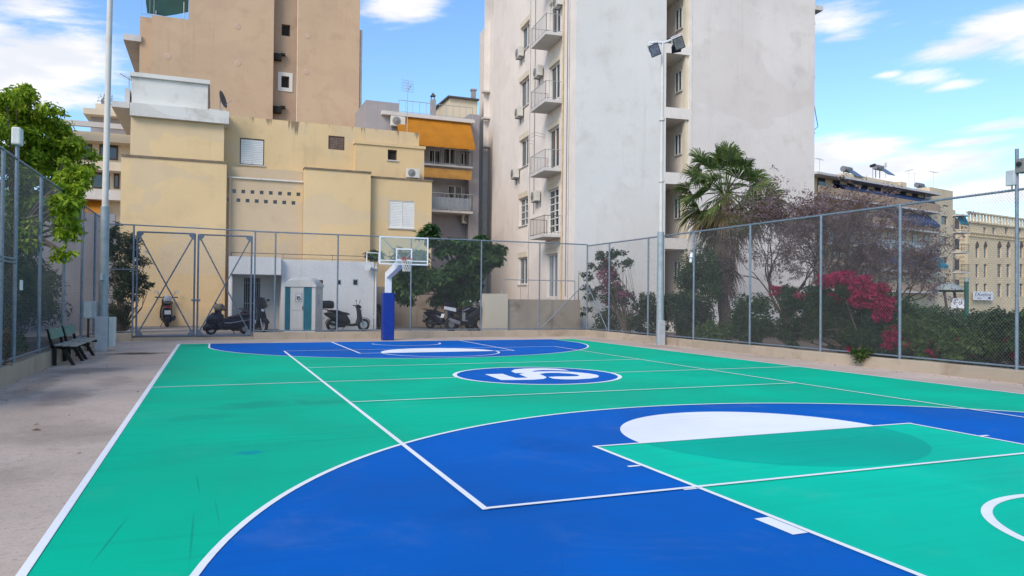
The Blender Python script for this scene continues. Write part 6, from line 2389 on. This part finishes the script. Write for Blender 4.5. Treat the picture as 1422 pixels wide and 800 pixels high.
def fan(mb, base, d, pet, rad, rg, nb=24, spread=2.1, fold=.25, droop=.25, roll=.55):
    d = d.normalized()
    side = d.cross(Vector((0, 0, 1)))
    if side.length < .1:
        side = Vector((1, 0, 0))
    side.normalize()
    side.rotate(Matrix.Rotation(rg.gauss(0, roll), 3, d))
    up = side.cross(d).normalized()
    mid = base + d * pet * .6 + Vector((0, 0, .05 * pet))
    hub = base + d * pet + Vector((0, 0, -.05 * pet))
    mb.tube([base, mid, hub], [.028, .02, .014], 4, False)
    for i in range(nb):
        a = -spread + 2 * spread * i / (nb - 1) + rg.gauss(0, .03)
        r = rad * (.72 + .28 * math.cos(a * .7)) * rg.uniform(.88, 1.08)
        b = (d * math.cos(a) + side * math.sin(a) + up * (fold * abs(math.sin(a)) * .6)).normalized()
        t = up.cross(b).normalized()
        w1 = r * .52 * (2 * spread / nb) * .56
        g = Vector((0, 0, -1))
        p1 = hub + b * r * .5 + g * r * .04
        p2 = hub + b * r * .80 + g * r * droop * .35
        p3 = hub + b * r * .98 + g * r * droop * rg.uniform(.7, 1.3)
        k = len(mb.v)
        mb.v += [hub, p1 + t * w1 - up * w1 * .35, p1 + up * w1 * .3, p1 - t * w1 - up * w1 * .35, p2 + t * w1 * .5, p2 - t * w1 * .5, p3]
        mb.f += [(k, k + 1, k + 2), (k, k + 2, k + 3), (k + 1, k + 4, k + 2), (k + 2, k + 4, k + 5), (k + 2, k + 5, k + 3), (k + 4, k + 6, k + 5)]


def spray(mb, n, e0, e1, pet, rad, zj, **kw):
    for i in range(n):
        az = 2.39996 * i + rg.gauss(0, .15)
        el = e0 + (e1 - e0) * ((i + .5) / n) + rg.gauss(0, .08)
        d = Vector((math.cos(az) * math.cos(el), math.sin(az) * math.cos(el), math.sin(el)))
        b = Vector((PX + .14 * math.cos(az), PY + .14 * math.sin(az), PZ + zj * (1 - (i + .5) / n) + .05))
        fan(mb, b, d, pet * rg.uniform(.72, 1.2), rad * rg.uniform(.82, 1.2), rg, **kw)
    return mb


spray(MB(), 40, R(86), R(-48), 1.3, 1.08, .1, nb=24, spread=1.5, fold=.35, droop=.5, roll=.6).build('crown', L['palm'], pt_)
spray(MB(), 16, R(-38), R(-72), 1.1, 1.0, -.3, nb=22, spread=1.2, droop=.5).build('old_fronds', L['palmold'], pt_)
dm = MB()
for i in range(50):
    az = 2.39996 * i
    t_ = i / 50
    el = R(-62 - 20 * t_) + rg.gauss(0, .1)
    d = Vector((math.cos(az) * math.cos(el), math.sin(az) * math.cos(el), math.sin(el)))
    b = Vector((PX + .2 * math.cos(az), PY + .2 * math.sin(az), PZ - .2 - 3.1 * t_))
    fan(dm, b, d, .7 * rg.uniform(.8, 1.2), .85 * rg.uniform(.7, 1.2), rg, nb=14, spread=.7, droop=.5)
dm.build('dead_frond_skirt', L['palmdead'], pt_)


# thin leafed trees, bare twigs with seed pods
def grow(mb, p, d, Ln, r, lev, tips, rg, curl=.25):
    q = p
    pts, rs = [p], [r]
    n = 3
    for i in range(n):
        d = (d + Vector((rg.gauss(0, curl), rg.gauss(0, curl), rg.gauss(0, curl) + .06))).normalized()
        q = q + d * Ln / n
        pts.append(q)
        rs.append(r * (1 - .4 * (i + 1) / n))
    mb.tube(pts, rs, 6 if lev > 2 else 4 if lev > 1 else 3, False)
    if lev == 0:
        tips.append(q)
        return
    k = 3 if lev > 1 else 4
    for i in range(k):
        j = rg.choice([2, 3]) if i else 3
        a = rg.uniform(.25, .75)
        o = d.orthogonal().normalized()
        o.rotate(Matrix.Rotation(rg.uniform(0, 6.283), 3, d))
        nd = (d * math.cos(a) + o * math.sin(a)).normalized()
        grow(mb, pts[j], nd, Ln * rg.uniform(.62, .85), rs[j] * .68, lev - 1, tips, rg, curl)
    if lev <= 2:
        tips += [pts[1], pts[2], pts[3]]


def bare_tree(label, base, dirs, Ln, r, lev, nleaf, lsize, seed, mats):
    rg = random.Random(seed)
    t = tree_thing('jacaranda_tree', label, 'tree', base)
    mb = MB()
    tips = []
    b = Vector(base)
    f = b + Vector((0, 0, .9))
    mb.tube([b - Vector((0, 0, .05)), b + Vector((.04, 0, .5)), f], [r * 1.25, r * 1.1, r], 8)
    for d in dirs:
        grow(mb, f, Vector(d).normalized(), Ln, r * .75, lev, tips, rg)
    mb.build('branches', M['twig'], t)
    zs = [p.z for p in tips]
    for k, (mt, sh) in enumerate(mats):
        lf = MB()
        for p in rg.choices(tips, k=int(nleaf * sh)):
            leaf_cloud(rg, [(p.x, p.y, p.z, .17, .17, .15)], 1, lsize, lf, up=.1, ratio=.55, shell=.05)
        lf.build('foliage' if k == 0 else 'blossom', L[mt], t)
    return t


jb = atY(1092, 452, 22.5)
bare_tree('thin brownish tree with sparse lilac blossom right of the fan palm', (jb.x, 22.5, 0), [(-.45, .1, 1), (.15, -.2, 1.1), (.5, .2, .9), (0, .4, 1)], 1.85, .10, 5, 17000, .075, 3, (('purple', .8), ('brownleaf', .2)))
jb2 = atY(1178, 455, 20.5)
bare_tree('wide thin leafed brownish tree in front of the distant ochre block', (jb2.x, 20.5, 0), [(-.7, .1, .9), (.1, -.2, 1.1), (.8, 0, .85), (.4, .4, 1), (-.2, .4, 1.0)], 1.98, .12, 5, 25000, .08, 9, (('purple', .75), ('brownleaf', .25)))
jb3 = atY(1238, 440, 21.5)
bare_tree('right hand thin leafed tree with lilac tinge beside the street shelter', (jb3.x, 21.5, 0), [(-.6, .1, .8), (.2, -.2, 1.1), (.5, .2, .7), (-.1, .4, 1)], 1.25, .09, 5, 12000, .08, 21, (('purple', .85), ('brownleaf', .15)))

# magenta bougainvillea along the right fence
rg = random.Random(78)
mains = [pxclumpX(1150, 445, 17.9, 46, 48, .8), pxclumpX(1096, 450, 18.0, 42, 44, .8), pxclumpX(1215, 465, 17.8, 30, 34, .6), pxclumpX(1205, 450, 17.9, 36, 45, .8), pxclumpX(1130, 415, 18.0, 40, 25, .7), pxclumpX(1235, 465, 17.8, 22, 35, .6), pxclumpX(1180, 415, 17.9, 34, 30, .7)]
mb_ = tree_thing('bougainvillea', 'big dark green bougainvillea topped with magenta bracts behind the right fence', 'shrub', (17.9, 14.0, 0))
cl = subclumps(rg, mains, 22, (.18, .38))
leaf_cloud(rg, cl, 24000, .10, up=.3, ratio=.6).build('foliage', L['boug'], mb_)
fl = [pxclumpX(1176, 389, 17.6, 34, 14, .6), pxclumpX(1207, 400, 17.5, 26, 18, .5), pxclumpX(1216, 414, 17.4, 18, 20, .4), pxclumpX(1228, 432, 17.4, 14, 22, .4), pxclumpX(1150, 390, 17.7, 20, 10, .4), pxclumpX(1120, 412, 17.9, 20, 7, .4), pxclumpX(1085, 404, 18.0, 20, 9, .4), pxclumpX(1190, 418, 17.4, 14, 12, .3), pxclumpX(1238, 470, 17.4, 10, 16, .3), pxclumpX(1165, 412, 17.5, 12, 8, .3)]
leaf_cloud(rg, subclumps(rg, fl, 30, (.16, .40)), 12000, .062, up=.3, ratio=.9).build('bracts', L['magenta'], mb_)
lm = MB()
limbs(rg, Vector((17.9, 14.0, -.05)), [c[:3] for c in cl[::6]], .045, lm, 6)
lm.build('stems', M['bark'], mb_, True)

# low shrubs behind the right fence
shr = [(905, 440, 18.6, 26, 40, 'darkhedge', 3400, 'dark shrub behind the right lamp post'), (948, 432, 18.7, 34, 44, 'darkhedge', 4600, 'dark shrub left of the palm trunk'), (992, 462, 18.2, 34, 18, 'shrub', 2200, 'low green shrub under the palm skirt'), (1045, 440, 18.9, 34, 38, 'darkhedge', 4200, 'dark shrub right of the palm trunk'), (968, 400, 19.8, 42, 62, 'darkhedge', 7000, 'taller dark shrub against the tower wall'),
       (1268, 468, 18.2, 24, 34, 'shrub', 2600, 'green shrub just right of the magenta bougainvillea'), (1305, 478, 18.6, 28, 24, 'shrub', 2600, 'green shrub below the street shelter canopy'), (1345, 478, 18.3, 28, 24, 'shrub', 2600, 'low green shrub below the hotel sign'), (1385, 468, 19.4, 34, 34, 'darkhedge', 3000, 'dark green shrub left of the last right fence post'), (1425, 470, 19.0, 34, 40, 'darkhedge', 3000, 'dark green shrub at the right picture edge'), (1240, 440, 20.5, 40, 40, 'darkhedge', 3000, 'dark shrub standing back behind the magenta bougainvillea'), (1330, 452, 22.5, 40, 20, 'darkhedge', 2600, 'dark shrub standing back below the shelter post')]
for (u, v, x, hw, hh, mt, n, lb_) in shr:
    c = pxclumpX(u, v, x, hw, hh, .8)
    hh_ = (c[2] + c[5]) / 2
    c = (c[0], c[1], hh_, .8, c[4], hh_)
    s = tree_thing('garden_shrub', lb_, 'shrub', (c[0], c[1], 0), 'shrubs behind the right fence')
    cl = subclumps(rg, [c], 26, (.25, .48))
    leaf_cloud(rg, cl, int(n * 1.7), .115, up=.4, ratio=.5).build('foliage', L[mt], s)
    if u in (1305, 1425, 1345, 1268):
        leaf_cloud(rg, subclumps(rg, [(c[0] - .3, c[1] - .1, c[2] * .9, .5, c[4] * .6, c[5] * .6)], 5, (.12, .25)), 130, .08, up=.2, ratio=.9).build('bracts', L['magenta'], s)
    lm = MB()
    limbs(rg, Vector((c[0], c[1], -.05)), [q[:3] for q in cl[::4]], .025, lm, 5)
    lm.build('stems', M['bark'], s, True)
# planted strip further back along the street, one mass
c_ = []
for i in range(46):
    t_ = i / 45
    c_.append((24 + 10 * t_ + rg.gauss(0, 1.2), 8 + 26 * t_ + rg.gauss(0, 1.5), 0.45 + rg.uniform(-.1, .1), 1.5, 1.7, .75 + rg.uniform(-.1, .2)))
for i in range(30):
    t_ = i / 29
    c_.append((44 + 50 * t_ + rg.gauss(0, 2), 26 + 60 * t_ + rg.gauss(0, 2), 0.5, 3.0, 3.0, .9 + rg.uniform(-.2, .2)))
tag(leaf_cloud(rg, c_, 15000, .26, up=.4, ratio=.5).build('shrubbery', L['darkhedge']), 'dark green planted strip along the street beyond the right fence', 'shrubbery', None, 'stuff')
# weed growing out of the right low wall
wp = gz(1196, 503, .25)
wd_ = tree_thing('weed', 'green weed growing from the right low wall', 'weed', (XR - .02, wp.y, .2))
wy = atX(1196, 496, XR - .1).y
cl = [(XR - .12, wy, .34, .14, .24, .13), (XR - .15, wy + .1, .28, .16, .22, .14), (XR - .1, wy - .15, .40, .12, .16, .10)]
leaf_cloud(rg, subclumps(rg, cl, 7, (.3, .5)), 520, .09, up=.4, ratio=.45).build('foliage', L['shrub'], wd_)
leaf_cloud(rg, [(XR - .1, wy + .42, .42, .05, .10, .06)], 22, .07, up=.3, ratio=.9).build('bracts', L['magenta'], wd_)
# weeds at the left wall top
for i, (y, lb_) in enumerate(((16.2, 'dry weed on top of the left low wall before the near bench'), (14.9, 'dry weed on top of the left low wall at the picture edge'))):
    s = tree_thing('weed', lb_, 'weed', (XL - .12, y, .34))
    leaf_cloud(rg, subclumps(rg, [(XL - .14, y, .62, .08, .28, .32)], 7, (.3, .5)), 200, .09, up=.3, ratio=.3).build('foliage', L['brownleaf' if i else 'shrub'], s)
# fallen leaves and crumbs on the concrete
m = MB()
for _ in range(420):
    r_ = rg.random()
    if r_ < .4:
        x, y = XR - abs(rg.gauss(0, .35)) - .03, rg.uniform(6, 28)
    elif r_ < .75:
        x, y = XL + abs(rg.gauss(0, .3)) + .03, rg.uniform(4, 28)
    elif r_ < .9:
        x, y = rg.uniform(XL, XR), YB - abs(rg.gauss(0, .25)) - .02
    else:
        x, y = rg.uniform(XL, 0), rg.uniform(3, 28)
    s, a = rg.uniform(.012, .045), rg.uniform(0, 6.28)
    u_, v_ = Vector((math.cos(a), math.sin(a), 0)) * s, Vector((-math.sin(a), math.cos(a), 0)) * s * .5
    p = Vector((x, y, .008))
    m.quad(p - u_, p - v_ + Vector((0, 0, .006)), p + u_ + Vector((0, 0, rg.uniform(0, .015))), p + v_)
tag(m.build('leaf_litter', L['litter']), 'dry leaf litter along the foot of the low walls', 'leaf litter', None, 'stuff')
p = gz(50, 598)
lf = MB()
lf.quad((p.x - .05, p.y - .01, .008), (p.x, p.y - .03, .022), (p.x + .06, p.y, .012), (p.x, p.y + .035, .026))
tag(lf.build('dry_leaf', L['litter']), 'single curled brown leaf lying on the bare concrete at the left', 'leaf')
